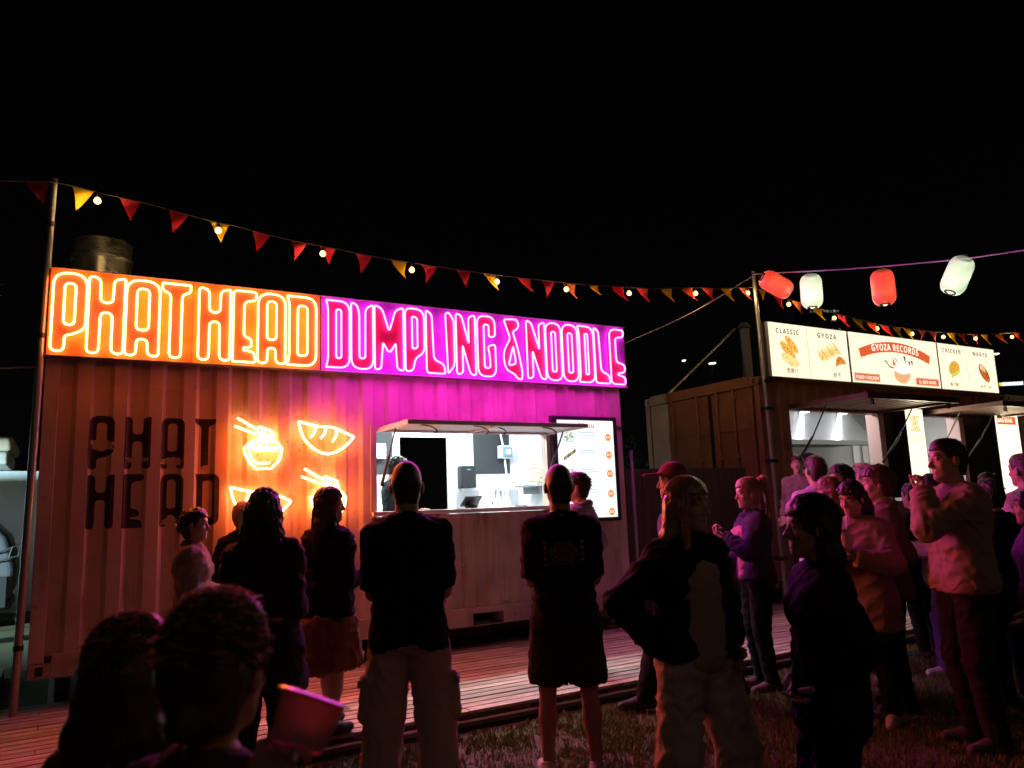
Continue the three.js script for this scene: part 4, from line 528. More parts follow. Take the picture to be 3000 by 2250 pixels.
// ------------------------------------------------------------------ bunting, bulbs, lanterns
function lerpAt(P, x) { for (let i = 1; i < P.length; i++) if (x <= P[i][0]) { const [a, b] = [P[i - 1], P[i]], t = (x - a[0]) / (b[0] - a[0]), s = t * t * (3 - 2 * t); return a.map((v, k) => v + (b[k] - v) * (k ? s * 0.5 + t * 0.5 : t)); } return P[P.length - 1]; }
const flagCloth = (c) => new THREE.MeshPhysicalMaterial({ color: lin(c), roughness: 0.95, transmission: 0.4, thickness: 0, specularIntensity: 0.3, side: THREE.DoubleSide });
const flagM = { r: flagCloth([0.62, 0.03, 0.045]), y: flagCloth([0.9, 0.6, 0.03]), o: flagCloth([0.85, 0.24, 0.1]) };
function pennant(w, h, curl, twist) {
  const pos = [], idx = [], n = 6, th = 0.0012;
  for (const s of [1, -1]) for (let j = 0; j <= n; j++) { const t = j / n, half = (w / 2) * (1 - t) + 0.001; for (const k of [-1, 0, 1]) { const a = twist * t, x = k * half; pos.push(x * Math.cos(a) + curl * t * t * 0.7, -t * h, x * Math.sin(a) + curl * t * t + s * th + 0.012 * Math.sin(t * 5 + k)); } }
  const m = (n + 1) * 3; for (let j = 0; j < n; j++) for (let k = 0; k < 2; k++) { const a = j * 3 + k; idx.push(a, a + 3, a + 1, a + 1, a + 3, a + 4); const b = a + m; idx.push(b, b + 1, b + 3, b + 1, b + 4, b + 3); }
  const g = new THREE.BufferGeometry(); g.setAttribute('position', new THREE.Float32BufferAttribute(pos, 3)); g.setAttribute('uv', new THREE.Float32BufferAttribute(pos.flatMap((v, i) => (i % 3 === 2 ? [] : [v * 5])), 2)); g.setIndex(idx); g.computeVertexNormals(); return g;
}
const pennants = [[0.03, 0.1], [-0.04, -0.3], [0.07, 0.5], [0.1, 1.0], [-0.02, 0.2]].map(([c, t]) => pennant(0.17, 0.2, c, t));
const bulbG = new THREE.LatheGeometry([[0.0, -0.085], [0.014, -0.083], [0.026, -0.072], [0.03, -0.058], [0.026, -0.042], [0.014, -0.026], [0.012, -0.02]].map((q) => new THREE.Vector2(...q)).reverse(), 16), bulbM = glow([1, 0.62, 0.2], 4), socketG = merge([new THREE.CylinderGeometry(0.014, 0.016, 0.04, 10).translate(0, -0.012, 0), new THREE.CylinderGeometry(0.006, 0.006, 0.03, 8).translate(0, 0.01, 0)]);
function bulbs(t, list, k) {
  for (const [x, y, z] of list) { const b = mesh('light_bulb', bulbG, bulbM, t); b.position.set(x, y, z); mesh('bulb_socket', socketG, rubber, b); if (k) { const l = new THREE.PointLight(lin(k === 0.84 ? [1, 0.76, 0.55] : WARM), k); l.name = 'bulb_light'; l.castShadow = true; l.shadow.radius = 1.4; l.position.set(x, y - 0.057, z); t.add(l); } }
}
function bunting(label, P, flags, group) {
  const t = thing('bunting', label, 'bunting', [0, 0, 0], 0, group), x0 = P[0][0], x1 = P[P.length - 1][0], pts = []; for (let x = x0; x < x1; x += 0.12) pts.push(lerpAt(P, x)); pts.push(P[P.length - 1]);
  mesh('cord', tube(pts, 0.005), std([0.12, 0.09, 0.1], 0.7), t);
  flags.forEach(([x, c, v, s = 1, r = 0]) => { const q = lerpAt(P, x), a = lerpAt(P, x + 0.05), m = mesh('pennant', pennants[v], flagM[c], t); m.position.set(q[0], q[1] - 0.003, q[2] + 0.006); m.rotation.set(0, r, Math.atan2(a[1] - q[1], a[0] - q[0])); m.scale.setScalar(s); });
}
const wire1 = [[-1.6, 4.12, 0.12], [-0.4, 4.27, 0.12], [0, 4.33, 0.12], [0.58, 4.275, 0.12], [1.34, 4.18, 0.12], [2.1, 4.1, 0.12], [3.13, 4.045, 0.12], [4.24, 4.035, 0.12], [5.3, 4.055, 0.12], [6.4, 4.12, 0.12], [7.55, 4.253, 0.12], [8.48, 4.36, 0.12]];
const wire2 = [[8.48, 4.36, 0.12], [9.2, 4.27, 0.1], [10.4, 4.15, 0.08], [11.4, 4.09, 0.06], [12.5, 4.09, 0.06], [13.5, 4.12, 0.08], [14.3, 4.17, 0.1], [15.3, 4.28, 0.12], [16.6, 4.5, 0.14]];
bunting('bunting of red and yellow pennants strung between the two poles', wire1, [[-1.2, 'y', 0], [-0.7, 'r', 1], [-0.13, 'r', 0, 1.05], [0.21, 'y', 1], [0.58, 'r', 0], [0.98, 'r', 4], [1.34, 'y', 0], [1.72, 'r', 4], [2.08, 'r', 1, 0.9], [2.37, 'r', 0, 0.95], [2.75, 'r', 4], [3.13, 'y', 2], [3.48, 'r', 1], [3.89, 'r', 0], [4.24, 'y', 2], [4.67, 'r', 3, 0.9], [5.0, 'r', 4], [5.3, 'o', 2], [5.66, 'y', 3, 0.7], [6.02, 'r', 3], [6.42, 'r', 2], [6.82, 'y', 2], [7.18, 'o', 3], [7.56, 'r', 2], [7.9, 'y', 2], [8.26, 'o', 2]], 'bunting strings');
bunting('bunting of wind-blown pennants above the lit white boards', wire2, [[8.62, 'y', 0, 0.8], [8.95, 'r', 2], [9.35, 'o', 2], [9.8, 'y', 3], [10.36, 'r', 3], [10.75, 'y', 3], [11.1, 'o', 3], [11.45, 'r', 3], [11.75, 'y', 2], [12.05, 'y', 2], [12.45, 'r', 1], [12.75, 'r', 0], [13.25, 'y', 2, 1.1], [13.55, 'r', 2], [13.95, 'r', 0], [14.25, 'y', 2], [14.7, 'o', 3], [15.3, 'r', 2]], 'bunting strings');
{
  const f1 = thing('festoon_lights', 'string of round warm bulbs between the two poles', 'string lights', [0, 0, 0], 0, 'festoon strings'), L1 = [0.32, 1.321, 2.31, 3.264, 4.294, 5.237, 6.186, 7.315, 8.297].map((x) => { const q = lerpAt(wire1, x); return [x, q[1] - 0.035, 0.15]; });
  const w = wire1.map(([x, y, z]) => [x, y - 0.012, z + 0.03]), p1 = []; for (let x = -1.6; x < 8.48; x += 0.12) p1.push(lerpAt(w, x)); mesh('light_cable', tube(p1, 0.006), rubber, f1); bulbs(f1, L1, 1.0);
  const f2 = thing('festoon_lights', 'string of round warm bulbs above the lit white boards', 'string lights', [0, 0, 0], 0, 'festoon strings'), L2 = [9.145, 10.156, 11.205, 12.124, 12.988, 13.932, 15.099].map((x) => { const q = lerpAt(wire2, x); return [x, q[1] - 0.035, q[2] + 0.03]; });
  const w2 = wire2.map(([x, y, z]) => [x, y - 0.012, z + 0.03]), p2 = []; for (let x = 8.48; x < 16.6; x += 0.12) p2.push(lerpAt(w2, x)); mesh('light_cable', tube(p2, 0.006), rubber, f2); bulbs(f2, L2, 1.0);
  // unseen string added behind the camera: its weak fill lights backs and the wall
  const f3 = thing('festoon_lights', 'unseen string of bulbs added behind the camera as frontal fill', 'string lights', [0, 0, 0], 0, 'festoon strings'), L3 = [], p3 = []; for (let i = 0; i <= 30; i++) { const x = -8 + i * 0.7, y = 4.6 + 0.9 * ((i - 15) / 15) ** 2; p3.push([x, y, 11]); if (i % 5 === 2) L3.push([x, y - 0.02, 11]); } mesh('light_cable', tube(p3, 0.006), rubber, f3); bulbs(f3, L3, 0.84);
  for (const [x, l] of [[-8, 'unseen pole added at the left end of the fill lights'], [13, 'unseen pole added at the right end of the fill lights']]) { const p = thing('festoon_pole', l, 'pole', [x, GROUND, 11]); mesh('pole_tube', rod([0, 0, 0], [0, 5.62, 0], 0.035, 12), poleM, p); }  // unseen poles carrying the added fill string
}
{ // paper lanterns on a cord from the pole out over the lawn
  const top = [8.45, 4.55, 0.12], pts = [[7.76, 4.12, 1.1], [7.9, 3.95, 1.49], [8.19, 3.9, 2.23], [8.32, 3.86, 3.0], [8.28, 3.8, 3.69]];
  const cord = thing('lantern_cord', 'purple-lit cord carrying the paper lanterns from the pole', 'cord'); mesh('cord', tube(smooth([top, at(2300, 798, 9.75), at(2378, 794, 9.3), at(2480, 788, 9.05), at(2587, 780, 8.8), at(2700, 770, 8.5), at(2830, 757, 8.15), at(3000, 733, 7.6), at(3300, 690, 6.6)], 8), 0.008), std([0.3, 0.22, 0.4], 0.6), cord);
  const prof = []; const n = 44; for (let i = 0; i <= n; i++) { const t = i / n, y = 0.2 - 0.4 * t, e = Math.abs(y) > 0.1 ? Math.sqrt(Math.max(0, 1 - ((Math.abs(y) - 0.1) / 0.105) ** 2)) : 1; prof.push(new THREE.Vector2(0.052 + 0.073 * e + 0.003 * Math.cos(i * Math.PI), y)); }
  const body = new THREE.LatheGeometry(prof.reverse(), 30), rim = new THREE.TorusGeometry(0.052, 0.009, 8, 24).rotateX(Math.PI / 2);
  const red1 = new THREE.MeshPhysicalMaterial({ color: lin([0.88, 0.24, 0.16]), roughness: 0.35, emissive: lin([1, 0.2, 0.1]), emissiveIntensity: 0.14, transmission: 0.5, clearcoat: 0.3, clearcoatRoughness: 0.3 }), mint = new THREE.MeshPhysicalMaterial({ color: lin([0.8, 0.93, 0.82]), roughness: 0.35, emissive: lin([0.8, 1, 0.8]), emissiveIntensity: 0.1, transmission: 0.5, clearcoat: 0.3, clearcoatRoughness: 0.3 });
  const spec = [['red paper lantern blown nearly flat against the pole', red1, [7.8, 4.07, 1.06], -1.15, 0.25], ['mint green paper lantern hanging straight next to the pole', mint, [7.9, 3.88, 1.49], 0.03, 0], ['red paper lantern hanging straight between two mint lanterns', red1, [8.19, 3.76, 2.23], 0.0, 0], ['mint green paper lantern tilted by the wind on its cord', mint, [8.32, 3.7, 3.0], 0.42, 0.1]];
  for (const [l, m, p, rz, rx] of spec) {
    const t = thing('paper_lantern', l, 'lantern', p, 0.53 * -1, 'paper lanterns'); t.rotation.set(rx, -0.53, rz === -1.15 ? 1.15 : -rz); mesh('lantern_paper', body, m, t);
    for (const y of [0.2, -0.2]) { const r = mesh('lantern_rim', rim, rubber, t); r.position.y = y; }
    mesh('lantern_hook', tube(smooth([[-0.05, 0.2, 0], [0, 0.25, 0], [0.05, 0.2, 0]], 5), 0.004), rubber, t);
    const b = mesh('light_bulb', new THREE.SphereGeometry(0.028, 12, 8), glow([1, 0.8, 0.5], 1.5), t); b.position.y = -0.19;
    const pl = new THREE.PointLight(m === mint ? lin([1, 1, 0.8]) : lin([1, 0.6, 0.4]), 0.2); pl.name = 'lantern_light'; pl.castShadow = true; pl.shadow.radius = 3; t.add(pl);
  }
}
// ------------------------------------------------------------------ left background: lit hoarding, little van, tree
{
  const h = thing('white_hoarding', 'white hoarding wall lit cold white beyond the cream container', 'wall', [-3.2, GROUND, -9.2], 0.18); for (let i = 0; i < 6; i++) mesh('panel', box(i * 1.2 - 2.4, i * 1.2 - 1.205, 0.12, 2.55, 0, 0.05), std([0.75, 0.8, 0.82], 0.6), h); for (let i = 0; i < 7; i++) mesh('post', box(i * 1.2 - 2.45, i * 1.2 - 2.4 + 0.03, 0, 2.55, -0.06, -0.001), std([0.4, 0.4, 0.4], 0.6), h); mesh('base_board', box(-2.4, 4.8, 0, 0.118, 0.0, 0.08), std([0.6, 0.62, 0.6], 0.7), h);
  const fl = thing('flood_light', 'cold white floodlight on a stand lighting the hoarding', 'light', [-4.4, GROUND, -4.6], 0); mesh('stand', rod([0, 0, 0], [0, 1.4, 0], 0.03), black, fl); mesh('light_head', rbox(-0.2, 0.2, 1.35, 1.65, -0.1, 0.0, 0.02), black, fl); mesh('light_panel', box(-0.17, 0.17, 1.38, 1.62, -0.112, -0.101), glow([0.7, 0.95, 1], 4), fl);
  areaLight('flood_beam', [0.62, 0.93, 1], 6000, 0.34, 0.24, [-4.4, 1.38, -4.73], [-0.3, 1.1, -9.5]);
  const v = thing('vintage_van', 'small rounded vintage van with wire mirror bracket, nose beside the hoarding', 'van', [-1.35, GROUND, -7.8], 0);
  const s = [[0, 0.3], [0.72, 0.3], [0.86, 0.42], [0.95, 0.62], [0.97, 0.85], [0.93, 1.1], [0.85, 1.34], [0.7, 1.5], [0.45, 1.56], [0, 1.57]];
  const sh = new THREE.Shape(s.map((q) => new THREE.Vector2(...q))); mesh('van_body', new THREE.ExtrudeGeometry(sh, { depth: 1.0, bevelEnabled: true, bevelSize: 0.12, bevelThickness: 0.12, bevelSegments: 5, curveSegments: 8 }).translate(-0.12, 0, -0.5), std([0.1, 0.105, 0.12], 0.4), v);
  mesh('van_rear', rbox(-1.9, -0.1, 0.32, 2.0, -0.66, 0.66, 0.12), std([0.12, 0.12, 0.13], 0.4), v); mesh('bumper', rbox(0.6, 0.92, 0.26, 0.44, -0.55, 0.6, 0.05), std([0.05, 0.05, 0.06], 0.5), v); mesh('dark_skirt', rbox(0.1, 0.86, 0.3, 0.78, 0.62, 0.66, 0.02), std([0.03, 0.03, 0.035], 0.5), v);
  const lamp = mesh('headlamp', new THREE.SphereGeometry(0.09, 18, 12), std([0.05, 0.03, 0.03], 0.2), v); lamp.position.set(0.88, 0.78, 0.35); const mir = mesh('mirror_bracket', merge([tube([[0.6, 1.1, 0.63], [0.9, 1.22, 0.72], [1.02, 1.28, 0.72], [0.98, 1.08, 0.72], [0.86, 1.06, 0.72], [0.62, 0.98, 0.63]], 0.012), tube([[0.86, 1.06, 0.72], [0.9, 1.22, 0.72]], 0.012)]), black, v);
  for (const [x, z] of [[0.45, 0.5], [0.45, -0.5], [-1.4, 0.5], [-1.4, -0.5]]) { const w = mesh('wheel', new THREE.TorusGeometry(0.2, 0.08, 10, 24), rubber, v); w.position.set(x, 0.28, z); mesh('hub', new THREE.CylinderGeometry(0.13, 0.13, 0.06, 18).rotateX(Math.PI / 2), steel, w); }
  const aw = thing('canopy_roof', 'tan canopy roof edge above the small rounded van', 'canopy', [-1.9, GROUND + 2.48, -7.4]); mesh('canopy_top', rbox(-1.6, 1.42, 0.2, 0.42, -0.9, 0.9, 0.1), std([0.4, 0.33, 0.25], 0.8), aw); mesh('valance', rbox(-1.55, 1.36, 0, 0.2, -0.85, 0.85, 0.06), std([0.45, 0.45, 0.42], 0.7), aw); for (const [x, z] of [[-1.4, -0.7], [-1.4, 0.7], [1.1, -0.7], [1.1, 0.7]]) mesh('canopy_post', rod([x, -2.48, z], [x, 0.05, z], 0.035), std([0.4, 0.42, 0.45], 0.5), aw);
  const cw = thing('overhead_wire', 'thin overhead wire meeting the pole beside the cream container', 'wire'); mesh('wire', tube(smooth([[-6, 2.9, -2.2], [-2.5, 2.72, -1.2], [-0.07, 2.72, 0.1]], 8), 0.008), std([0.35, 0.3, 0.35], 0.5), cw);
}
function leafTree(label, pos, trunkH, spread, n, col, group) {
  const t = thing('leafy_tree', label, 'tree', pos, 0, group), br = [tube(smooth([[0, 0, 0], [0.08, trunkH * 0.5, 0.03], [-0.05, trunkH, 0]], 6), (k) => 0.16 * (1 - 0.5 * k))];
  const tips = []; for (let i = 0; i < 9; i++) { const a = i * 2.4, r = spread * rr(0.5, 0.95), y = trunkH + spread * rr(0.1, 1.3), e = [Math.cos(a) * r, y, Math.sin(a) * r]; br.push(tube(smooth([[0, trunkH * rr(0.7, 0.98), 0], [e[0] * 0.4, (trunkH + y) / 2 + 0.1, e[2] * 0.4], e], 5), (k) => 0.07 * (1 - 0.8 * k))); tips.push(e); for (let j = 0; j < 3; j++) tips.push([e[0] + rr(-0.6, 0.6), e[1] + rr(-0.4, 0.6), e[2] + rr(-0.6, 0.6)]); }
  mesh('trunk', merge(br), std([0.09, 0.065, 0.045], 0.95), t);
  const p = [], ix = []; for (let i = 0; i < n; i++) { const c = tips[Math.floor(rnd() * tips.length)], u = rnd() * 6.28, w = Math.acos(2 * rnd() - 1), r = 0.55 * Math.cbrt(rnd()), x = c[0] + r * Math.sin(w) * Math.cos(u), y = c[1] + r * Math.cos(w) * 0.8, z = c[2] + r * Math.sin(w) * Math.sin(u), a = rnd() * 6.28, b = rr(-0.8, 0.8), L = rr(0.05, 0.09), dx = Math.cos(a) * L, dz = Math.sin(a) * L, dy = b * L, o = p.length / 3; p.push(x, y, z, x + dx * 0.5 - dz * 0.35, y + dy * 0.5 + 0.01, z + dz * 0.5 + dx * 0.35, x + dx, y + dy, z + dz, x + dx * 0.5 + dz * 0.35, y + dy * 0.5 + 0.01, z + dz * 0.5 - dx * 0.35); ix.push(o, o + 1, o + 2, o, o + 2, o + 3); }
  const g = new THREE.BufferGeometry(); g.setAttribute('position', new THREE.Float32BufferAttribute(p, 3)); g.setIndex(ix); g.computeVertexNormals(); mesh('crown', g, new THREE.MeshPhysicalMaterial({ color: lin(col), roughness: 0.7, side: THREE.DoubleSide }), t);
}
leafTree('leafy tree beyond the pole of the cream container', [-2.6, GROUND, -5.2], 3.2, 1.7, 9000, [0.07, 0.1, 0.03]);
leafTree('dark shrub-like tree in the gap behind the timber gate', [9.2, GROUND, -6.0], 1.2, 1.2, 5000, [0.06, 0.08, 0.03]);
{ // town behind: one tower with lit windows, lamps and a lit bus stop sign
  const t = thing('office_tower', 'distant dark office tower with a row of lit top windows', 'building', [77, 0, -51], -0.5); mesh('wall', box(-2, 2, 0, 23.4, -2, 2), std([0.05, 0.05, 0.055], 0.8), t);
  const wm = glow([0.7, 1, 0.8], 0.5), wd = glow([0.9, 0.95, 1], 0.12); for (let f = 0; f < 3; f++) for (let i = 0; i < 9; i++) if (f === 0 || rnd() < 0.35) mesh('window', box(-1.8 + i * 0.4, -1.64 + i * 0.4, 22.4 - f * 1.1, 22.62 - f * 1.1, 2.001, 2.03), f === 0 ? (rnd() < 0.6 ? wm : wd) : wd, t);
  const S = [[41.7, 12.2, -36.7, 'small distant street lamp seen beyond the gap between the stalls', 0.12, [1, 1, 0.8]], [43.6, 11.9, -35.6, 'wide distant street lamp seen above the red container roof', 0.25, [1, 0.95, 0.85]], [62.6, 11.8, -24.4, 'distant round street lamp beyond the white boards', 0.22, [1, 1, 0.75]]];
  for (const [x, y, z, l, w, c] of S) { const s = thing('street_lamp', l, 'street lamp', [x, GROUND, z], -0.6, 'distant street lamps'); mesh('lamp_post', rod([0, 0, -0.2], [0, y + 0.2, -0.2], 0.08), black, s); mesh('lamp_head', rbox(-w, w, y + 0.14, y + 0.26, -0.25, 0.25, 0.03), black, s); mesh('light_lens', rbox(-w, w, y + 0.06, y + 0.135, -0.2, 0.2, 0.02), glow(c, 2), s); }
  const s = thing('lit_shop_sign', 'distant lit strip sign low behind the red stall', 'sign', [63.9, GROUND, -24.1], -0.65); mesh('sign_post', rod([0, 0, 0], [0, 9.2, 0], 0.06), black, s); mesh('sign_panel', box(-0.75, 0.75, 9.45, 9.7, -0.05, 0.05), glow([0.85, 0.95, 1], 1.3), s); mesh('sign_emblem', rbox(-1.0, -0.78, 9.45, 9.7, -0.05, 0.05, 0.02), glow([1, 0.6, 0.05], 1.3), s);
}
// ------------------------------------------------------------------ people: bodies and clothes meshed from joined tapered bones
// prim: {a, b, ra, rb, k, fa, fb} tapered bone (fa / fb: flat ends) or {c, r:[x,y,z], q} ellipsoid; sub: carved out
function surface(prims, cell, k0 = 0.03, clips = [], noise = null) {
  let lo = [1e9, 1e9, 1e9], hi = [-1e9, -1e9, -1e9];
  const P = prims.map((p) => {
    const R = p.c ? Math.max(...p.r) : Math.max(p.ra, p.rb), A = p.c ?? p.a, B = p.c ?? p.b, b0 = [], b1 = [];
    for (let i = 0; i < 3; i++) { b0[i] = Math.min(A[i], B[i]) - R; b1[i] = Math.max(A[i], B[i]) + R; if (!p.sub) { lo[i] = Math.min(lo[i], b0[i]); hi[i] = Math.max(hi[i], b1[i]); } }
    return { ...p, b0, b1, qi: p.q ? p.q.clone().invert() : null };
  });
  const pad = 3 * cell; lo = lo.map((v) => v - pad); const n = [0, 1, 2].map((i) => Math.ceil((hi[i] + pad - lo[i]) / cell) + 1), [nx, ny, nz] = n, F = new Float32Array(nx * ny * nz).fill(9), v = V(0, 0, 0);
  for (const p of P) {
    const k = p.k ?? k0, m = Math.max(k * 1.2, 0.004) + 2.5 * cell, i0 = [], i1 = [];
    for (let i = 0; i < 3; i++) { i0[i] = Math.max(0, Math.floor((p.b0[i] - m - lo[i]) / cell)); i1[i] = Math.min(n[i] - 1, Math.ceil((p.b1[i] + m - lo[i]) / cell)); }
    let dx, dy, dz, L2, len; if (!p.c) { dx = p.b[0] - p.a[0]; dy = p.b[1] - p.a[1]; dz = p.b[2] - p.a[2]; L2 = dx * dx + dy * dy + dz * dz + 1e-12; len = Math.sqrt(L2); }
    for (let z = i0[2]; z <= i1[2]; z++) for (let y = i0[1]; y <= i1[1]; y++) for (let x = i0[0]; x <= i1[0]; x++) {
      let X = lo[0] + x * cell, Y = lo[1] + y * cell, Z = lo[2] + z * cell, d;
      if (p.c) {
        X -= p.c[0]; Y -= p.c[1]; Z -= p.c[2]; if (p.qi) { v.set(X, Y, Z).applyQuaternion(p.qi); X = v.x; Y = v.y; Z = v.z; }
        const a = X / p.r[0], b = Y / p.r[1], c = Z / p.r[2], s = Math.sqrt(a * a + b * b + c * c), g = Math.sqrt((a / p.r[0]) ** 2 + (b / p.r[1]) ** 2 + (c / p.r[2]) ** 2) + 1e-9; d = s * (s - 1) / g; if (s < 1e-4) d = -Math.min(...p.r);
      } else {
        const t = ((X - p.a[0]) * dx + (Y - p.a[1]) * dy + (Z - p.a[2]) * dz) / L2, u = t < 0 ? 0 : t > 1 ? 1 : t;
        d = Math.hypot(X - p.a[0] - dx * u, Y - p.a[1] - dy * u, Z - p.a[2] - dz * u) - (p.ra + (p.rb - p.ra) * u);
        if (p.fb) d = Math.max(d, (t - 1) * len); if (p.fa) d = Math.max(d, -t * len);
      }
      const i = x + nx * (y + ny * z), c = F[i];
      if (p.sub) { const h = Math.max(k - Math.abs(c + d), 0) / k; F[i] = Math.max(c, -d) + h * h * k * 0.25; } else if (c > 8) F[i] = d; else { const h = Math.max(k - Math.abs(c - d), 0) / k; F[i] = Math.min(c, d) - h * h * k * 0.25; }
    }
  }
  if (clips.length) for (let z = 0, i = 0; z < nz; z++) for (let y = 0; y < ny; y++) for (let x = 0; x < nx; x++, i++) if (F[i] < 4 * cell) for (const c of clips) F[i] = Math.max(F[i], c(lo[0] + x * cell, lo[1] + y * cell, lo[2] + z * cell));
  // naive surface nets
  const id = new Int32Array(nx * ny * nz).fill(-1), pos = [], idx = [], E = [[0, 1], [2, 3], [4, 5], [6, 7], [0, 2], [1, 3], [4, 6], [5, 7], [0, 4], [1, 5], [2, 6], [3, 7]], off = [0, 1, nx, nx + 1, nx * ny, nx * ny + 1, nx * ny + nx, nx * ny + nx + 1];
  for (let z = 0; z < nz - 1; z++) for (let y = 0; y < ny - 1; y++) for (let x = 0; x < nx - 1; x++) {
    const i = x + nx * (y + ny * z); let m = 0; for (let c = 0; c < 8; c++) if (F[i + off[c]] < 0) m |= 1 << c; if (m === 0 || m === 255) continue;
    let sx = 0, sy = 0, sz = 0, c = 0;
    for (const [a, b] of E) if (((m >> a) ^ (m >> b)) & 1) { const fa = F[i + off[a]], fb = F[i + off[b]], t = fa / (fa - fb); sx += (a & 1) + ((b & 1) - (a & 1)) * t; sy += ((a >> 1) & 1) + (((b >> 1) & 1) - ((a >> 1) & 1)) * t; sz += (a >> 2) + ((b >> 2) - (a >> 2)) * t; c++; }
    id[i] = pos.length / 3; pos.push(lo[0] + (x + sx / c) * cell, lo[1] + (y + sy / c) * cell, lo[2] + (z + sz / c) * cell);
  }
  const quad = (a, b, c, d, flip) => { if (a < 0 || b < 0 || c < 0 || d < 0) return; flip ? idx.push(a, c, b, a, d, c) : idx.push(a, b, c, a, c, d); };
  for (let z = 1; z < nz - 1; z++) for (let y = 1; y < ny - 1; y++) for (let x = 1; x < nx - 1; x++) {
    const i = x + nx * (y + ny * z), s = F[i] < 0;
    if (s !== F[i + 1] < 0) quad(id[i - nx - nx * ny], id[i - nx * ny], id[i], id[i - nx], !s);
    if (s !== F[i + nx] < 0) quad(id[i - 1 - nx * ny], id[i - nx * ny], id[i], id[i - 1], s);
    if (s !== F[i + nx * ny] < 0) quad(id[i - 1 - nx], id[i - nx], id[i], id[i - 1], !s);
  }
  const g = new THREE.BufferGeometry(); g.setAttribute('position', new THREE.Float32BufferAttribute(pos, 3)); g.setIndex(idx); g.computeVertexNormals();
  if (noise) { const p = g.attributes.position, q = g.attributes.normal; for (let i = 0; i < p.count; i++) { const d = noise(p.getX(i), p.getY(i), p.getZ(i)); p.setXYZ(i, p.getX(i) + q.getX(i) * d, p.getY(i) + q.getY(i) * d, p.getZ(i) + q.getZ(i) * d); } g.computeVertexNormals(); }
  const uv = new Float32Array(g.attributes.position.count * 2); for (let i = 0; i < uv.length / 2; i++) { uv[2 * i] = Math.atan2(g.attributes.position.getX(i), g.attributes.position.getZ(i)) * 0.3; uv[2 * i + 1] = g.attributes.position.getY(i); } g.setAttribute('uv', new THREE.BufferAttribute(uv, 2));
  g.userData.sample = (x, y, z) => { const a = (x - lo[0]) / cell, b = (y - lo[1]) / cell, c = (z - lo[2]) / cell, i = Math.floor(a), j = Math.floor(b), k = Math.floor(c); if (i < 0 || j < 0 || k < 0 || i >= nx - 1 || j >= ny - 1 || k >= nz - 1) return 9; return F[Math.round(a) + nx * (Math.round(b) + ny * Math.round(c))]; };
  return g;
}
const v3 = { add: (a, b, s = 1) => [a[0] + b[0] * s, a[1] + b[1] * s, a[2] + b[2] * s], sub: (a, b) => [a[0] - b[0], a[1] - b[1], a[2] - b[2]], mix: (a, b, t) => [a[0] + (b[0] - a[0]) * t, a[1] + (b[1] - a[1]) * t, a[2] + (b[2] - a[2]) * t], len: (a) => Math.hypot(...a), unit: (a) => { const l = Math.hypot(...a) || 1; return [a[0] / l, a[1] / l, a[2] / l]; }, dot: (a, b) => a[0] * b[0] + a[1] * b[1] + a[2] * b[2], cross: (a, b) => [a[1] * b[2] - a[2] * b[1], a[2] * b[0] - a[0] * b[2], a[0] * b[1] - a[1] * b[0]] };
function bend(S, W, l1, l2, pole) { // middle joint of a two-bone limb; pulls W in if it is out of reach
  let d = v3.sub(W, S), L = v3.len(d); const m = (l1 + l2) * 0.995; if (L > m) { d = d.map((x) => x * m / L); W = v3.add(S, d); L = m; }
  const u = v3.unit(d), a = (l1 * l1 - l2 * l2 + L * L) / (2 * L), h = Math.sqrt(Math.max(0, l1 * l1 - a * a)), pp = v3.unit(v3.add(pole, u, -v3.dot(pole, u))); return [v3.add(v3.add(S, u, a), pp, h), W];
}
const ARM = { hang: [[0.25, 0.9, 0.05], [0.2, 0, -1]], fwd: [[0.08, 1.08, 0.26], [0.22, -1, -0.35]], pocket: [[0.15, 0.95, 0.05], [1, 0, -0.9]], hip: [[0.16, 1.0, 0.06], [1, 0, -0.4]], mouth: [[0.02, 1.46, 0.19], [0.7, -1, 0.1]], chest: [[0.04, 1.27, 0.27], [0.9, -1, -0.1]], cross: [[-0.08, 1.2, 0.2], [1, -0.6, 0]], low: [[0.2, 0.98, 0.22], [0.6, -0.2, -1]], phone: [[0.05, 1.5, 0.3], [0.6, -1, 0]] };
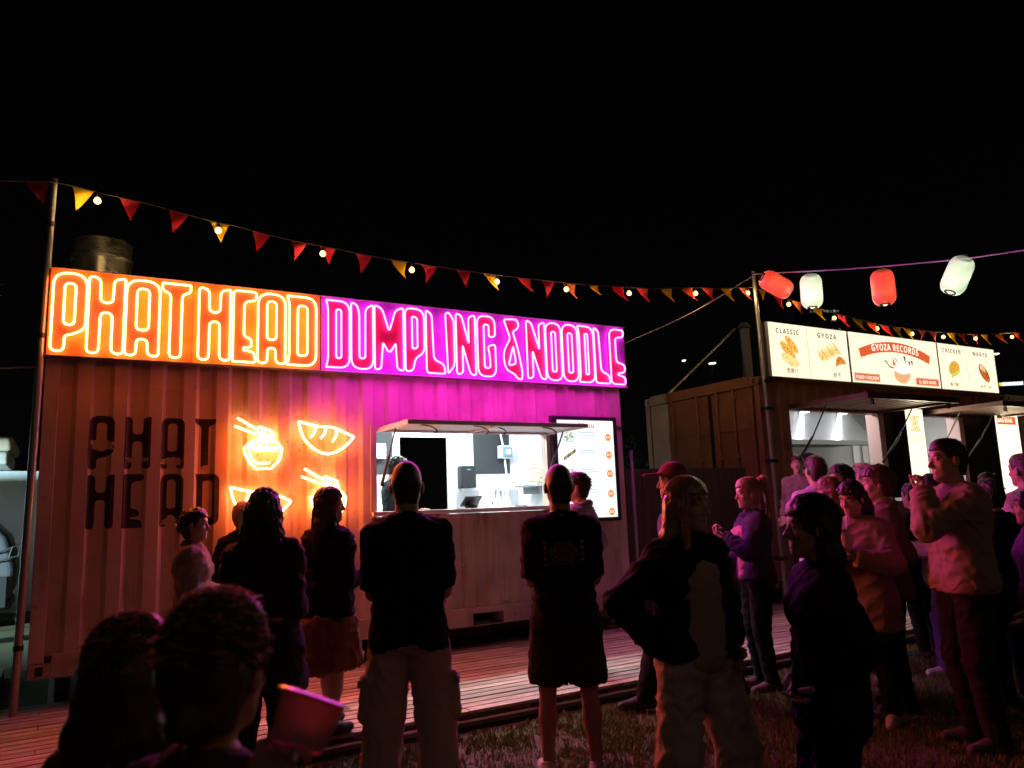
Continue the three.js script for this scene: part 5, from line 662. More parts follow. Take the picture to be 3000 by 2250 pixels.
function handPrims(W, dir, side, curl, roll = 0) { // side: +1 thumb towards +x of the hand frame
  const y = v3.unit(dir), ref = Math.abs(y[1]) > 0.8 ? [0, 0, 1] : [0, 1, 0]; let x = v3.unit(v3.cross(y, ref)), z = v3.cross(x, y); if (roll) { const c = Math.cos(roll), s = Math.sin(roll), x2 = v3.add(x.map((q) => q * c), z, s); z = v3.add(z.map((q) => q * c), x, -s); x = x2; }
  const at = (p) => v3.add(v3.add(v3.add(W, x, p[0] * side), y, p[1]), z, p[2]), out = [];
  const K = [[0.027, 0.085, 0], [0.009, 0.09, 0], [-0.01, 0.085, 0], [-0.028, 0.075, 0]], LN = [[0.038, 0.024, 0.02], [0.042, 0.027, 0.021], [0.039, 0.025, 0.02], [0.03, 0.02, 0.018]];
  K.forEach((k, i) => { out.push({ a: at([k[0] * 0.5, 0.0, 0]), b: at(k), ra: 0.016, rb: 0.0115, k: 0.014 }); let p = k, ang = 0; LN[i].forEach((l, j) => { ang += curl * [0.9, 1.1, 0.8][j] + 0.05 * i * curl; const q = [p[0] + k[0] * 0.04, p[1] + Math.cos(ang) * l, p[2] + Math.sin(ang) * l]; out.push({ a: at(p), b: at(q), ra: 0.0098 - j * 0.0009, rb: 0.0089 - j * 0.0009, k: 0.004 }); p = q; }); });
  let p = [0.02, 0.02, 0.008]; for (const q of [[0.044, 0.052, 0.022], [0.046 - 0.02 * curl, 0.08, 0.034 + 0.01 * curl], [0.04 - 0.03 * curl, 0.1, 0.045 + 0.015 * curl]]) { out.push({ a: at(p), b: at(q), ra: 0.013, rb: 0.01, k: 0.006 }); p = q; }
  return out;
}
const wrinkle = (amp, sd = 0) => (x, y, z) => { const w = N(x * 5 + sd, y * 4, z * 5) * 1.6, r = 1 - Math.abs(N(x * 8 + w, y * 13 + sd + w, z * 8)), q = 1 - Math.abs(N(x * 17 + sd, y * 9 + w * 2, z * 17)); return amp * (0.9 * N(x * 9 + sd, y * 5, z * 9) + 1.5 * (r * r * r - 0.45) + 0.7 * (q * q * q * q - 0.3) + 0.25 * N(x * 60, y * 45, z * 60 + sd)); };
// one person; returns the group with what the props need
function person(o) {
  const H = o.H, s = H / 1.75, f = o.fem ? 1 : 0, g = thing('person', o.label, 'person', [o.x, o.y, o.z], (o.face * Math.PI) / 180, o.group), c0 = o.cell ?? (o.far ? 0.017 : 0.0135);
  const S = (p) => [p[0] * s, p[1] * s, p[2] * s], lean = o.lean ?? 0, up = (p) => [p[0], p[1], p[2] + lean * Math.max(0, p[1] - 0.95)], J = (p) => S(up(p));
  const sw = o.sw ?? (f ? 0.15 : 0.17), drop = o.drop ?? 0, sd = o.seed ?? H * 50;
  const dn = (p) => [p[0], p[1] - drop, p[2]], j = (x, y, z = 0) => J(dn([x, y, z]));
  // limbs
  const arms = [1, -1].map((q) => { const a = (q > 0 ? o.armL : o.armR) ?? 'hang', [w, pole] = typeof a === 'string' ? ARM[a] : a; const Sh = dn(up([q * sw, 1.385, -0.01])), W0 = dn(up([q * w[0], w[1], w[2]])), [E, W] = bend(Sh, W0, 0.295, 0.255, [q * pole[0], pole[1], pole[2]]); return { S: S(Sh), E: S(E), W: S(W), q, a }; });
  const legs = [1, -1].map((q) => { const a = (q > 0 ? o.footL : o.footR) ?? [0.105, 0, 0.0], hip = [q * 0.088, 0.915 - drop, 0], A0 = [q * a[0], 0.085 + a[1], a[2] - 0.02], [K, A] = bend(hip, A0, 0.42, 0.415, [q * 0.15, 0, 1]); return { hip: S(hip), K: S(K), A: S(A), q, ang: a[3] ?? 0.18 }; });
  const skin = o.skin ?? [0.42, 0.24, 0.16];
  // head frame
  const hq = new THREE.Quaternion().setFromEuler(new THREE.Euler(((o.pitch ?? 0) * Math.PI) / 180, ((o.turn ?? 0) * Math.PI) / 180, ((o.tilt ?? 0) * Math.PI) / 180, 'YXZ')), nk = j(0, 1.5, -0.005), hs = s * (o.headScale ?? 1);
  const h = (x, y, z) => { const v = V(x, y + 0.135, z + 0.015).applyQuaternion(hq).multiplyScalar(hs); return [nk[0] + v.x, nk[1] + v.y, nk[2] + v.z]; }, hr = (a) => a.map((v) => v * hs);
  const headP = [
    { c: h(0, 0.028, -0.014), r: hr([0.0755, 0.094, 0.097]), q: hq }, { c: h(0, -0.04, 0.028), r: hr([0.06, 0.082, 0.062]), q: hq, k: 0.03 * hs }, { a: h(0, -0.055, 0.01), b: h(0, -0.1, 0.06), ra: 0.048 * hs, rb: 0.026 * hs, k: 0.03 },
    { a: h(0.046, -0.05, 0.0), b: h(0.02, -0.1, 0.05), ra: 0.022 * hs, rb: 0.018 * hs, k: 0.02 }, { a: h(-0.046, -0.05, 0.0), b: h(-0.02, -0.1, 0.05), ra: 0.022 * hs, rb: 0.018 * hs, k: 0.02 },
    { a: h(0, 0.012, 0.085), b: h(0, -0.032, 0.109), ra: 0.007 * hs, rb: 0.0115 * hs, k: 0.014 }, { a: h(0.011, -0.036, 0.095), b: h(-0.011, -0.036, 0.095), ra: 0.009 * hs, rb: 0.009 * hs, k: 0.008 }, { a: h(-0.034, 0.034, 0.072), b: h(0.034, 0.034, 0.072), ra: 0.015 * hs, rb: 0.015 * hs, k: 0.016 },
    { c: h(0.037, -0.03, 0.058), r: hr([0.024, 0.022, 0.02]), k: 0.02 }, { c: h(-0.037, -0.03, 0.058), r: hr([0.024, 0.022, 0.02]), k: 0.02 }, { c: h(0.031, 0.008, 0.097), r: hr([0.015, 0.011, 0.014]), k: 0.01, sub: 1 }, { c: h(-0.031, 0.008, 0.097), r: hr([0.015, 0.011, 0.014]), k: 0.01, sub: 1 },
    { c: h(0.031, 0.008, 0.075), r: hr([0.0125, 0.0115, 0.0125]), k: 0.002 }, { c: h(-0.031, 0.008, 0.075), r: hr([0.0125, 0.0115, 0.0125]), k: 0.002 },
    { a: h(-0.017, -0.064, 0.083), b: h(0.017, -0.064, 0.083), ra: 0.0065 * hs, rb: 0.0065 * hs, k: 0.006 }, { a: h(-0.014, -0.075, 0.083), b: h(0.014, -0.075, 0.083), ra: 0.0075 * hs, rb: 0.0075 * hs, k: 0.006 }, { c: h(0, -0.107, 0.071), r: hr([0.018, 0.015, 0.015]), k: 0.015 },
    { c: h(0.081, -0.012, -0.01), r: hr([0.012, 0.033, 0.02]), q: hq, k: 0.006 }, { c: h(-0.081, -0.012, -0.01), r: hr([0.012, 0.033, 0.02]), q: hq, k: 0.006 },
    { a: h(0, -0.07, -0.018), b: j(0, 1.43, -0.015), ra: (f ? 0.046 : 0.056) * s, rb: (f ? 0.054 : 0.068) * s, k: 0.025 }];
  const headG = surface(headP, (o.far ? 0.007 : 0.0055) * hs, 0.022);
  const bodyP = [{ a: j(0, 1.5, -0.015), b: j(0, 1.42, -0.015), ra: (f ? 0.046 : 0.054) * s, rb: 0.07 * s }, { a: j(0, 1.43, -0.02), b: j(sw - 0.03, 1.375, -0.01), ra: 0.045 * s, rb: 0.042 * s }, { a: j(0, 1.43, -0.02), b: j(-sw + 0.03, 1.375, -0.01), ra: 0.045 * s, rb: 0.042 * s }, { a: j(-0.075, 1.27, 0), b: j(0.075, 1.27, 0), ra: 0.092 * s, rb: 0.092 * s }, { a: j(-0.055, 1.08, 0), b: j(0.055, 1.08, 0), ra: 0.088 * s, rb: 0.088 * s }, { a: j(-0.07, 0.94, -0.005), b: j(0.07, 0.94, -0.005), ra: 0.094 * s, rb: 0.094 * s }];
  for (const a of arms) bodyP.push({ a: a.S, b: a.E, ra: (f ? 0.045 : 0.053) * s, rb: (f ? 0.036 : 0.042) * s, k: 0.03 }, { a: a.E, b: a.W, ra: (f ? 0.037 : 0.043) * s, rb: 0.026 * s, k: 0.02 });
  for (const l of legs) bodyP.push({ a: l.hip, b: l.K, ra: 0.078 * s, rb: 0.053 * s, k: 0.03 }, { a: l.K, b: v3.mix(l.K, l.A, 0.45), ra: 0.05 * s, rb: 0.052 * s, k: 0.02 }, { a: v3.mix(l.K, l.A, 0.4), b: l.A, ra: 0.052 * s, rb: 0.034 * s, k: 0.02 });
  const bodyG = surface(bodyP, o.far ? 0.022 : 0.018, 0.06), parts = [bodyG, headG];
  arms.forEach((a) => { const hp = (a.q > 0 ? o.handL : o.handR) ?? {}; a.dir = hp.dir ?? v3.unit(v3.sub(a.W, a.E)); parts.push(surface(handPrims(a.W, a.dir, -a.q, hp.curl ?? 0.35, hp.roll ?? 0).map((p) => ({ ...p })), 0.0045, 0.01)); });
  { // skin with brows, eyes and lips in their own colour
    const white = [1.5, 1.9, 2.3], e1 = h(0.031, 0.008, 0.087), e2 = h(-0.031, 0.008, 0.087), lip = h(0, -0.069, 0.09), b1 = h(0.032, 0.036, 0.083), b2 = h(-0.032, 0.036, 0.083), D = (p, q) => Math.hypot(p[0] - q[0], p[1] - q[1], p[2] - q[2]) / hs;
    for (const q of parts) { const p = q.attributes.position, c = new Float32Array(p.count * 3).fill(1); if (q === headG) for (let i = 0; i < p.count; i++) { const P = [p.getX(i), p.getY(i), p.getZ(i)]; let k = null; const de = Math.min(D(P, e1), D(P, e2)); if (de < 0.006) k = [0.1, 0.1, 0.1]; else if (de < 0.011) k = white; else if (D(P, lip) < 0.017) k = [0.95, 0.55, 0.55]; else if (Math.min(D(P, b1), D(P, b2)) < 0.014) k = [0.3, 0.28, 0.28]; if (k) c.set(k, i * 3); } q.setAttribute('color', new THREE.BufferAttribute(c, 3)); }
    const G = mergeGeometries(parts.map((q) => { const r = q.toNonIndexed(); return r; }), false); mesh('body', G, skinM(skin), g);
  }
  // clothes
  const T = o.top ?? {}, b = (T.bulk ?? 0.016), hem = T.hem ?? 0.88, tp = [
    { a: j(0, 1.435, -0.02), b: j(sw - 0.02, 1.375, -0.01), ra: (0.056 + b * 0.5) * s, rb: (0.052 + b * 0.8) * s }, { a: j(0, 1.435, -0.02), b: j(-sw + 0.02, 1.375, -0.01), ra: (0.056 + b * 0.5) * s, rb: (0.052 + b * 0.8) * s }, { a: j(-0.09, 1.35, -0.01), b: j(0.09, 1.35, -0.01), ra: (0.085 + b * 0.8) * s, rb: (0.085 + b * 0.8) * s },
    { a: j(-0.08, 1.28, 0), b: j(0.08, 1.28, 0), ra: ((f ? 0.096 : 0.102) + b) * s, rb: ((f ? 0.096 : 0.102) + b) * s }, { a: j(-0.064, 1.13, 0), b: j(0.064, 1.13, 0), ra: ((f ? 0.087 : 0.099) + b) * s, rb: ((f ? 0.087 : 0.099) + b) * s }, { a: j(-0.066, 0.99, 0), b: j(0.066, 0.99, 0), ra: ((f ? 0.1 : 0.1) + b * 1.1) * s, rb: ((f ? 0.1 : 0.1) + b * 1.1) * s }];
  if (f && !T.flat) for (const q of [1, -1]) tp.push({ c: j(q * 0.065, 1.27, 0.085), r: [0.055 * s, 0.06 * s, 0.05 * s], k: 0.05 });
  for (let y = 0.86; y > hem - 0.13; y -= 0.13) tp.push({ a: j(-0.072, y, -0.005), b: j(0.072, y, -0.005), ra: (0.106 + b * 1.25 + (T.flare ?? 0) * (0.99 - y)) * s, rb: (0.106 + b * 1.25 + (T.flare ?? 0) * (0.99 - y)) * s });
  for (const a of arms) {
    if (T.sleeve === 'none') continue; const len = T.sleeve ?? 2;
    if (len <= 1) tp.push({ a: a.S, b: v3.mix(a.S, a.E, len), ra: (0.05 + b * 0.7) * s, rb: (0.052 + b * 1.05) * s, fb: 1, k: 0.035 });
    else tp.push({ a: a.S, b: a.E, ra: (0.05 + b * 0.8) * s, rb: (0.042 + b * 0.9) * s, k: 0.04 }, { a: a.E, b: v3.mix(a.E, a.W, len - 1), ra: (0.044 + b) * s, rb: (0.031 + b) * s, fb: 1, k: 0.025 });
  }
  const cl = [(x, y, z) => hem * s - drop * s - y + 0.012 * Math.sin(x * 19 + z * 13 + sd), (x, y, z) => y - (1.5 - drop) * s - 0.35 * Math.hypot(x, z - lean * 0.5)];
  const topG = surface(tp, c0, 0.055, cl, wrinkle(T.fold ?? 0.009, sd)), topM = mesh(T.name ?? 'shirt', topG, cloth(T.c ?? [0.02, 0.02, 0.02], T.m ?? {}), g);
  if (T.collar) mesh('collar', tube(Array.from({ length: 21 }, (_, i) => { const a = i / 20 * Math.PI * 2, q = j(Math.sin(a) * (0.066 + b * 0.6), 1.475 + 0.012 * Math.cos(a * 2) - (Math.cos(a) > 0 ? 0.035 : 0), -0.012 + Math.cos(a) * (0.07 + b * 0.6)); return q; }), 0.02 * s * T.collar, true, 8), cloth(T.collarC ?? T.c, T.m ?? {}), topM);
  if (T.hood) mesh('hood', surface([{ a: j(-0.09, 1.44, -0.06), b: j(0.09, 1.44, -0.06), ra: 0.05 * s, rb: 0.05 * s }, { a: j(-0.08, 1.4, -0.11), b: j(0.08, 1.4, -0.11), ra: 0.05 * s, rb: 0.05 * s }, { a: j(0, 1.34, -0.13), b: j(0, 1.4, -0.12), ra: 0.035 * s, rb: 0.06 * s }], 0.012, 0.05, [], wrinkle(0.008, 3)), cloth(T.c, T.m ?? {}), topM);
  const B = o.bottom ?? {}, bb = B.bulk ?? 0.014, bp = [{ a: j(-0.068, 0.95, -0.004), b: j(0.068, 0.95, -0.004), ra: (0.103 + bb) * s, rb: (0.103 + bb) * s }, { a: j(-0.07, 0.9, -0.01), b: j(0.07, 0.9, -0.01), ra: (0.105 + bb) * s, rb: (0.105 + bb) * s }];
  if (B.kind === 'skirt') { const y1 = B.hem ?? 0.5; for (const q of [1, -1]) bp.push({ a: j(q * 0.06, 0.9), b: S([q * 0.1, y1, 0.01]), ra: (0.11 + bb) * s, rb: (0.12 + bb + (B.flare ?? 0.02)) * s, fb: 1, k: 0.1 }); bp.push({ a: j(0, 0.9), b: S([0, y1, 0.01]), ra: (0.11 + bb) * s, rb: (0.13 + bb + (B.flare ?? 0.02)) * s, fb: 1, k: 0.1 }); }
  else for (const l of legs) {
    const hemT = B.kind === 'shorts' ? B.hem ?? 0.95 : 2;
    bp.push({ a: l.hip, b: hemT < 1 ? v3.mix(l.hip, l.K, hemT) : l.K, ra: (0.088 + bb) * s, rb: ((hemT < 1 ? 0.082 : 0.06) + bb * 1.3 + (B.wide ?? 0) * 0.5) * s, fb: hemT < 1 ? 1 : 0, k: 0.02 });
    if (hemT >= 1) bp.push({ a: l.K, b: v3.mix(l.K, l.A, B.len ?? 1.06), ra: (0.058 + bb * 1.2 + (B.wide ?? 0) * 0.5) * s, rb: (0.045 + bb + (B.wide ?? 0)) * s, fb: 1, k: 0.02 });
  }
  mesh(B.kind === 'skirt' ? 'skirt' : B.kind === 'shorts' ? 'shorts' : 'trousers', surface(bp, c0, 0.05, [(x, y) => y - (Math.min(1.0, hem + 0.025) - drop) * s], wrinkle(B.fold ?? 0.0075, sd + 9)), cloth(B.c ?? [0.03, 0.03, 0.04], B.m ?? {}), g);
  for (const l of legs) { const a = l.q * l.ang, dx = Math.sin(a), dz = Math.cos(a), y0 = l.A[1] - 0.085 * s, F2 = (d, y) => [l.A[0] + dx * d * s, y0 + y * s, l.A[2] + dz * d * s]; mesh('shoe', surface([{ a: F2(-0.045, 0.045), b: F2(0.06, 0.04), ra: 0.042 * s, rb: 0.042 * s }, { a: F2(0.06, 0.036), b: F2(0.165, 0.03), ra: 0.046 * s, rb: 0.034 * s }, { a: F2(-0.01, 0.05), b: F2(-0.005, 0.1), ra: 0.043 * s, rb: 0.042 * s, fb: 1 }], 0.008, 0.03, [(x, y) => y0 + 0.002 - y]), cloth(o.shoe ?? [0.02, 0.02, 0.02], { rough: 0.6 }), g); }
  // hair
  const R = o.hair ?? {}, hc = R.c ?? [0.02, 0.012, 0.008], hp = [], strands = [], kind = R.kind ?? 'short', thick = R.thick ?? 0.012, sc = R.cell ?? (o.far ? 0.008 : 0.0065);
  const cap = (t, line) => { hp.push({ c: h(0, 0.034, -0.018), r: hr([0.0757 + t * 0.75, 0.093 + t, 0.097 + t * 0.9]), q: hq, k: 0.02 }); for (const q of [1, -1]) hp.push({ a: h(q * 0.03, -0.01, -0.06), b: h(q * 0.022, -0.085, -0.05), ra: (0.044 + t * 0.5) * hs, rb: (0.036 + t * 0.3) * hs, k: 0.03 }); };
  const inv = hq.clone().invert(), loc = (x, y, z) => { const v = V(x - nk[0], y - nk[1], z - nk[2]).applyQuaternion(inv).multiplyScalar(1 / hs); return [v.x, v.y - 0.135, v.z - 0.015]; };
  // hairline: hair stays above a line that falls from the forehead to the nape, open round the face
  const line = (lowBack, frontY = 0.058) => (x, y, z) => { const [X, Y, Z] = loc(x, y, z), t = Math.min(1, Math.max(0, (Z + 0.03) / 0.1)), lim = lowBack + (frontY - lowBack) * t * t * (3 - 2 * t); return (lim - Y) * hs; };
  const clipH = []; let amp = R.amp ?? 0.006, freq = R.freq ?? 40;
  const strand = (pts, r = 0.004) => strands.push(tube(smooth(pts, pts.length > 4 ? 4 : 2), (k) => r * hs * (1.15 - 0.75 * k), false, 4));
  if (kind === 'shaved') { cap(0.003); clipH.push(line(-0.108, 0.062)); amp = 0.0012; freq = 160; }
  else if (kind === 'short' || kind === 'curlyshort') { cap(thick); hp.push({ c: h(0, 0.06, 0.03), r: hr([0.062, 0.06 + thick, 0.055]), q: hq, k: 0.03 }); clipH.push(line(-0.1, 0.06)); if (kind === 'curlyshort') { amp = 0.014; freq = 55; } }
  else {
    cap(thick); hp.push({ c: h(0, 0.062, 0.028), r: hr([0.064, 0.055 + thick, 0.055]), q: hq, k: 0.03 });
    if (kind === 'long') {
      clipH.push((x, y, z) => { const [X, Y, Z] = loc(x, y, z); return Z > 0.02 ? (0.055 - Y - (Math.abs(X) > 0.062 ? 0.4 : 0)) * hs : -1; });
      const L = R.len ?? 0.34, w = R.width ?? 0.075;
      for (const q of [-1, -0.4, 0.4, 1]) { const a = h(q * 0.058, -0.0, -0.045), e = h(q * w, -L * (0.9 + 0.1 * Math.cos(q * 3)), -0.075); hp.push({ a, b: v3.mix(a, e, 0.5), ra: 0.048 * hs, rb: 0.046 * hs, k: 0.03 }, { a: v3.mix(a, e, 0.5), b: e, ra: 0.046 * hs, rb: 0.024 * hs, k: 0.03 }); }
      for (const q of [-1, 1]) if (R.front !== 0) { const a = h(q * 0.07, -0.01, 0.025), e = h(q * 0.085, -L * (R.front ?? 0.8), 0.05); hp.push({ a, b: e, ra: 0.026 * hs, rb: 0.016 * hs, k: 0.03 }); }
      const n = R.strands ?? 130; for (let i = 0; i < n; i++) { const q = rr(-1.1, 1.1), z0 = -0.05 - 0.05 * Math.cos(q * 1.4), a = h(q * 0.07, rr(-0.03, 0.05), z0 + rr(-0.012, 0.004)), pts = [a]; const wv = R.wave ?? 0.012, ph = rnd() * 6.28, ln = L * rr(0.75, 1.12); for (let m = 1; m <= 6; m++) { const t = m / 6; pts.push(h(q * (0.07 + (w - 0.05) * t) + wv * Math.sin(ph + m * 1.9), -ln * t, z0 - 0.022 * t - 0.01 + wv * Math.cos(ph + m * 1.7))); } strand(pts, R.sr ?? 0.0045); }
    } else clipH.push(line(-0.105, 0.06));
    if (kind === 'bun') { hp.push({ c: h(0, R.bunY ?? 0.0, R.bunZ ?? -0.125), r: hr([0.042, 0.042, 0.036]), k: 0.02 }); for (let i = 0; i < 26; i++) { const a = rnd() * 6.28, b2 = rr(-1, 1), q = [Math.cos(a) * 0.04, Math.sin(a) * 0.04]; strand([h(q[0], (R.bunY ?? 0) + q[1], (R.bunZ ?? -0.125) - 0.01), h(q[0] * 1.2, (R.bunY ?? 0) + q[1] * 1.2 + 0.01, (R.bunZ ?? -0.125) - 0.02 * b2), h(q[0] * 1.35 + 0.01, (R.bunY ?? 0) + q[1] * 1.3 - 0.015, (R.bunZ ?? -0.125) - 0.015)], 0.003); } }
    if (kind === 'pony') { const p0 = h(0, R.bunY ?? 0.07, -0.115), p1 = h(0, (R.bunY ?? 0.07) + 0.02, -0.165), p2 = h(0, -0.06, -0.19), p3 = h(0, -0.16, -0.165); hp.push({ a: p0, b: p1, ra: 0.026 * hs, rb: 0.034 * hs }, { a: p1, b: p2, ra: 0.036 * hs, rb: 0.034 * hs }, { a: p2, b: p3, ra: 0.034 * hs, rb: 0.014 * hs }); for (let i = 0; i < 50; i++) { const e = () => rr(-0.026, 0.026); strand([v3.add(p0, S([e(), e(), e()])), v3.add(p1, S([e() * 1.3, e(), e()])), v3.add(p2, S([e() * 1.5, e(), e() * 1.3])), v3.add(p3, S([e() * 1.5, e() - 0.02, e()]))], 0.004); } }
    for (let i = 0; i < (R.plain ? 0 : 30); i++) { const a = rnd() * 6.28, u = rr(0.2, 1.2), x = Math.sin(u) * Math.cos(a), z = Math.sin(u) * Math.sin(a), y = Math.cos(u); if (z > 0.5 && y < 0.6) continue; strand([h(x * 0.075, 0.03 + y * 0.092, -0.016 + z * 0.095), h(x * 0.092 + 0.005, 0.03 + y * 0.112, -0.016 + z * 0.114), h(x * 0.1 + 0.012, 0.022 + y * 0.116, -0.02 + z * 0.12)], 0.0016); }
  }
  if (kind !== 'long' && kind !== 'shaved' && !R.plain) for (let i = 0; i < 220; i++) { const a = rnd() * 6.28, u = Math.acos(rr(-0.55, 1)), x = Math.sin(u) * Math.cos(a), z = Math.sin(u) * Math.sin(a), y = Math.cos(u); if (z > 0.35 && y < 0.5) continue; if (y < -0.15 && z > -0.4) continue; const r0 = 0.0755 + thick * 0.8, fl = kind === 'curlyshort' ? 0.02 : 0.008, q = rr(0.6, 1.3), g0 = [x * r0, 0.03 + y * (0.094 + thick * 0.8), -0.016 + z * (0.097 + thick * 0.8)]; strand([h(...g0), h(g0[0] + x * fl * q, g0[1] + y * fl * q - 0.004, g0[2] + z * fl * q - 0.006), h(g0[0] + x * fl * 1.3 * q + rr(-0.006, 0.006), g0[1] + y * fl * q - 0.014, g0[2] + z * fl * q - 0.014)], 0.0022); }
  if (R.comb) for (let i = 0; i < R.comb; i++) { // combed strands over the skull from the crown down
    const a = rr(-Math.PI, Math.PI) * 0.78 - Math.PI / 2, u1 = rr(1.5, 2.15), tk = thick + rr(-0.002, 0.005), pts = []; for (let m = 0; m <= 5; m++) { const u = 0.12 + (u1 - 0.12) * m / 5, b2 = a + 0.12 * Math.sin(m * 1.3 + i), x = Math.sin(u) * Math.cos(b2), y = Math.cos(u), z = Math.sin(u) * Math.sin(b2); pts.push(h(x * (0.0757 + tk * 0.85), 0.034 + y * (0.093 + tk * 1.05) - (m > 4 ? 0.012 : 0), -0.02 + z * (0.097 + tk))); } strand(pts, R.combR ?? 0.0022); }
  if (kind !== 'bald') {
    const hg = surface(hp, sc * (hs > 0.9 ? 1 : 1), 0.025, clipH, (x, y, z) => amp * (N(x * freq, y * freq * 0.5, z * freq + sd) + 0.6 * N(x * freq * 2.1, y * freq, z * freq * 2.1)));
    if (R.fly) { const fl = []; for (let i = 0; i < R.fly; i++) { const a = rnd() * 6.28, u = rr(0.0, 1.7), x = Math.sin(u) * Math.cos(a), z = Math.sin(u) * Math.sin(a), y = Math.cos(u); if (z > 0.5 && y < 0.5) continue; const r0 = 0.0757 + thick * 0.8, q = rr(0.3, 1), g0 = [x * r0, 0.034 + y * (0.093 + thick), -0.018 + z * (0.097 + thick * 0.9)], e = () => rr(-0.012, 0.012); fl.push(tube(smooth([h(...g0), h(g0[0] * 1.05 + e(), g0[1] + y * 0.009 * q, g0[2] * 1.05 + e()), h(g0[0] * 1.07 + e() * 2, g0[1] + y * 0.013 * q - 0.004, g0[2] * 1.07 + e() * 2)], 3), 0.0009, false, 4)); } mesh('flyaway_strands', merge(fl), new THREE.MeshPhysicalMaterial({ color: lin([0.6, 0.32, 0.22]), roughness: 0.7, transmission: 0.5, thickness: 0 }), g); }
    mesh('hair', strands.length ? merge([hg, ...strands]) : hg, hairM(hc, R.sheen), g);
  }
  return { g, arms, legs, h, j, S, s, topG, topM, hs, hq };
}
// a pixel of the photograph gives a direction; the distance comes from head size, feet and the ground
function at(px, py, depth) {
  const f = 2253.3, m = new THREE.Matrix4().makeRotationFromEuler(camera.rotation), d = V((px - 1500) / f, -(py - 1125) / f, -1).multiplyScalar(depth).applyMatrix4(m); return [camera.position.x + d.x, camera.position.y + d.y, camera.position.z + d.z];
}
function who(px, py, depth, o) {
  const [x, y, z] = at(px, py, depth), gy = o.y ?? (z < DECK_Z + 0.02 ? 0 : GROUND); return person({ far: depth > 5.6, x, z, y: gy, H: y - gy - (o.crown ?? 0.012), ...o });
}
function armTo(px, py, depth, q, world, face, H, gy, pole) { // a wrist target given in the world, as the pose wants it
  const [x, , z] = at(px, py, depth), a = (face * Math.PI) / 180, dx = world[0] - x, dz = world[2] - z, s = H / 1.75; return [[(dx * Math.cos(a) - dz * Math.sin(a)) / s * q, (world[1] - gy) / s, (dx * Math.sin(a) + dz * Math.cos(a)) / s], pole];
}
const SK = [0.44, 0.26, 0.18], SK2 = [0.5, 0.31, 0.23], SK3 = [0.3, 0.17, 0.11], DARK = [0.016, 0.011, 0.009], BROWN = [0.06, 0.03, 0.015], BLOND = [0.34, 0.2, 0.08];
const BLACK = [0.009, 0.009, 0.011], DENIM = [0.035, 0.045, 0.07];
// ---- the queue at the cream stall
const pBun = who(570, 1491, 5.4, { label: 'woman in pale sweater with clipped-up hair, facing right by the painted letters', face: 72, turn: -6, fem: 1, skin: SK2, top: { name: 'sweater', c: [0.25, 0.2, 0.14], bulk: 0.03, hem: 0.84 }, bottom: { c: BLACK }, hair: { kind: 'bun', c: [0.025, 0.012, 0.007], bunY: -0.02, bunZ: -0.115, thick: 0.014 }, armL: 'fwd', armR: 'fwd' });
{ const p = pBun; mesh('hair_clip', tube(Array.from({ length: 13 }, (_, i) => { const a = -1.6 + i * 0.27; return p.h(Math.sin(a) * 0.035, -0.02 + Math.cos(a * 1.3) * 0.03, -0.15 - 0.012 * Math.cos(a * 4)); }), 0.006, false, 6), new THREE.MeshPhysicalMaterial({ color: lin([0.75, 0.5, 0.2]), roughness: 0.15, clearcoat: 1 }), p.g); }
who(712, 1472, 6.5, { label: 'person with short fair hair and black collar close to the wall neons', face: 150, turn: 10, skin: SK2, top: { name: 'jacket', c: BLACK, collar: 1.4, hem: 0.82 }, bottom: { c: BLACK }, hair: { kind: 'short', c: BLOND, thick: 0.018, amp: 0.007 } });
who(775, 1436, 4.35, { label: 'woman with long curly brown hair in a dark long denim jacket, back turned', face: 152, fem: 1, top: { name: 'jacket', c: [0.03, 0.026, 0.026], bulk: 0.038, hem: 0.66, collar: 1.5, flare: 0.08, fold: 0.011 }, bottom: { c: [0.02, 0.02, 0.024] }, hair: { kind: 'long', c: [0.05, 0.02, 0.009], len: 0.33, width: 0.095, wave: 0.02, strands: 210, sr: 0.0055, thick: 0.018, amp: 0.011, freq: 50 }, armL: 'fwd', armR: 'fwd' });
who(962, 1431, 5.4, { label: 'woman with long wavy hair, black jacket and floral skirt looking right', face: 120, turn: -52, fem: 1, skin: SK2, footL: [0.09, 0, 0.12], footR: [0.1, 0, -0.06], top: { name: 'jacket', c: BLACK, bulk: 0.03, hem: 0.8, collar: 1.2 }, bottom: { kind: 'skirt', c: [0.2, 0.11, 0.04], hem: 0.47, flare: 0.03, fold: 0.016 }, hair: { kind: 'long', c: [0.06, 0.022, 0.01], len: 0.36, width: 0.085, wave: 0.018, strands: 190, sr: 0.005, thick: 0.016, amp: 0.009 }, armL: 'fwd', armR: 'fwd' });
const g1 = who(1190, 1350, 4.2, { label: 'broad man in plain black T-shirt and beige cargo trousers, back turned', face: 152, pitch: 12, turn: 4, skin: SK, top: { name: 'tee_shirt', c: BLACK, bulk: 0.019, sleeve: 0.92, hem: 0.83, collar: 0.5, flare: 0.0 }, bottom: { name: 'trousers', c: [0.46, 0.39, 0.3], bulk: 0.022, wide: 0.03 }, hair: { kind: 'shaved', c: [0.02, 0.012, 0.01] }, armL: 'fwd', armR: 'fwd', footL: [0.16, 0, 0], footR: [0.15, 0, 0.02], shoe: [0.3, 0.28, 0.26] });
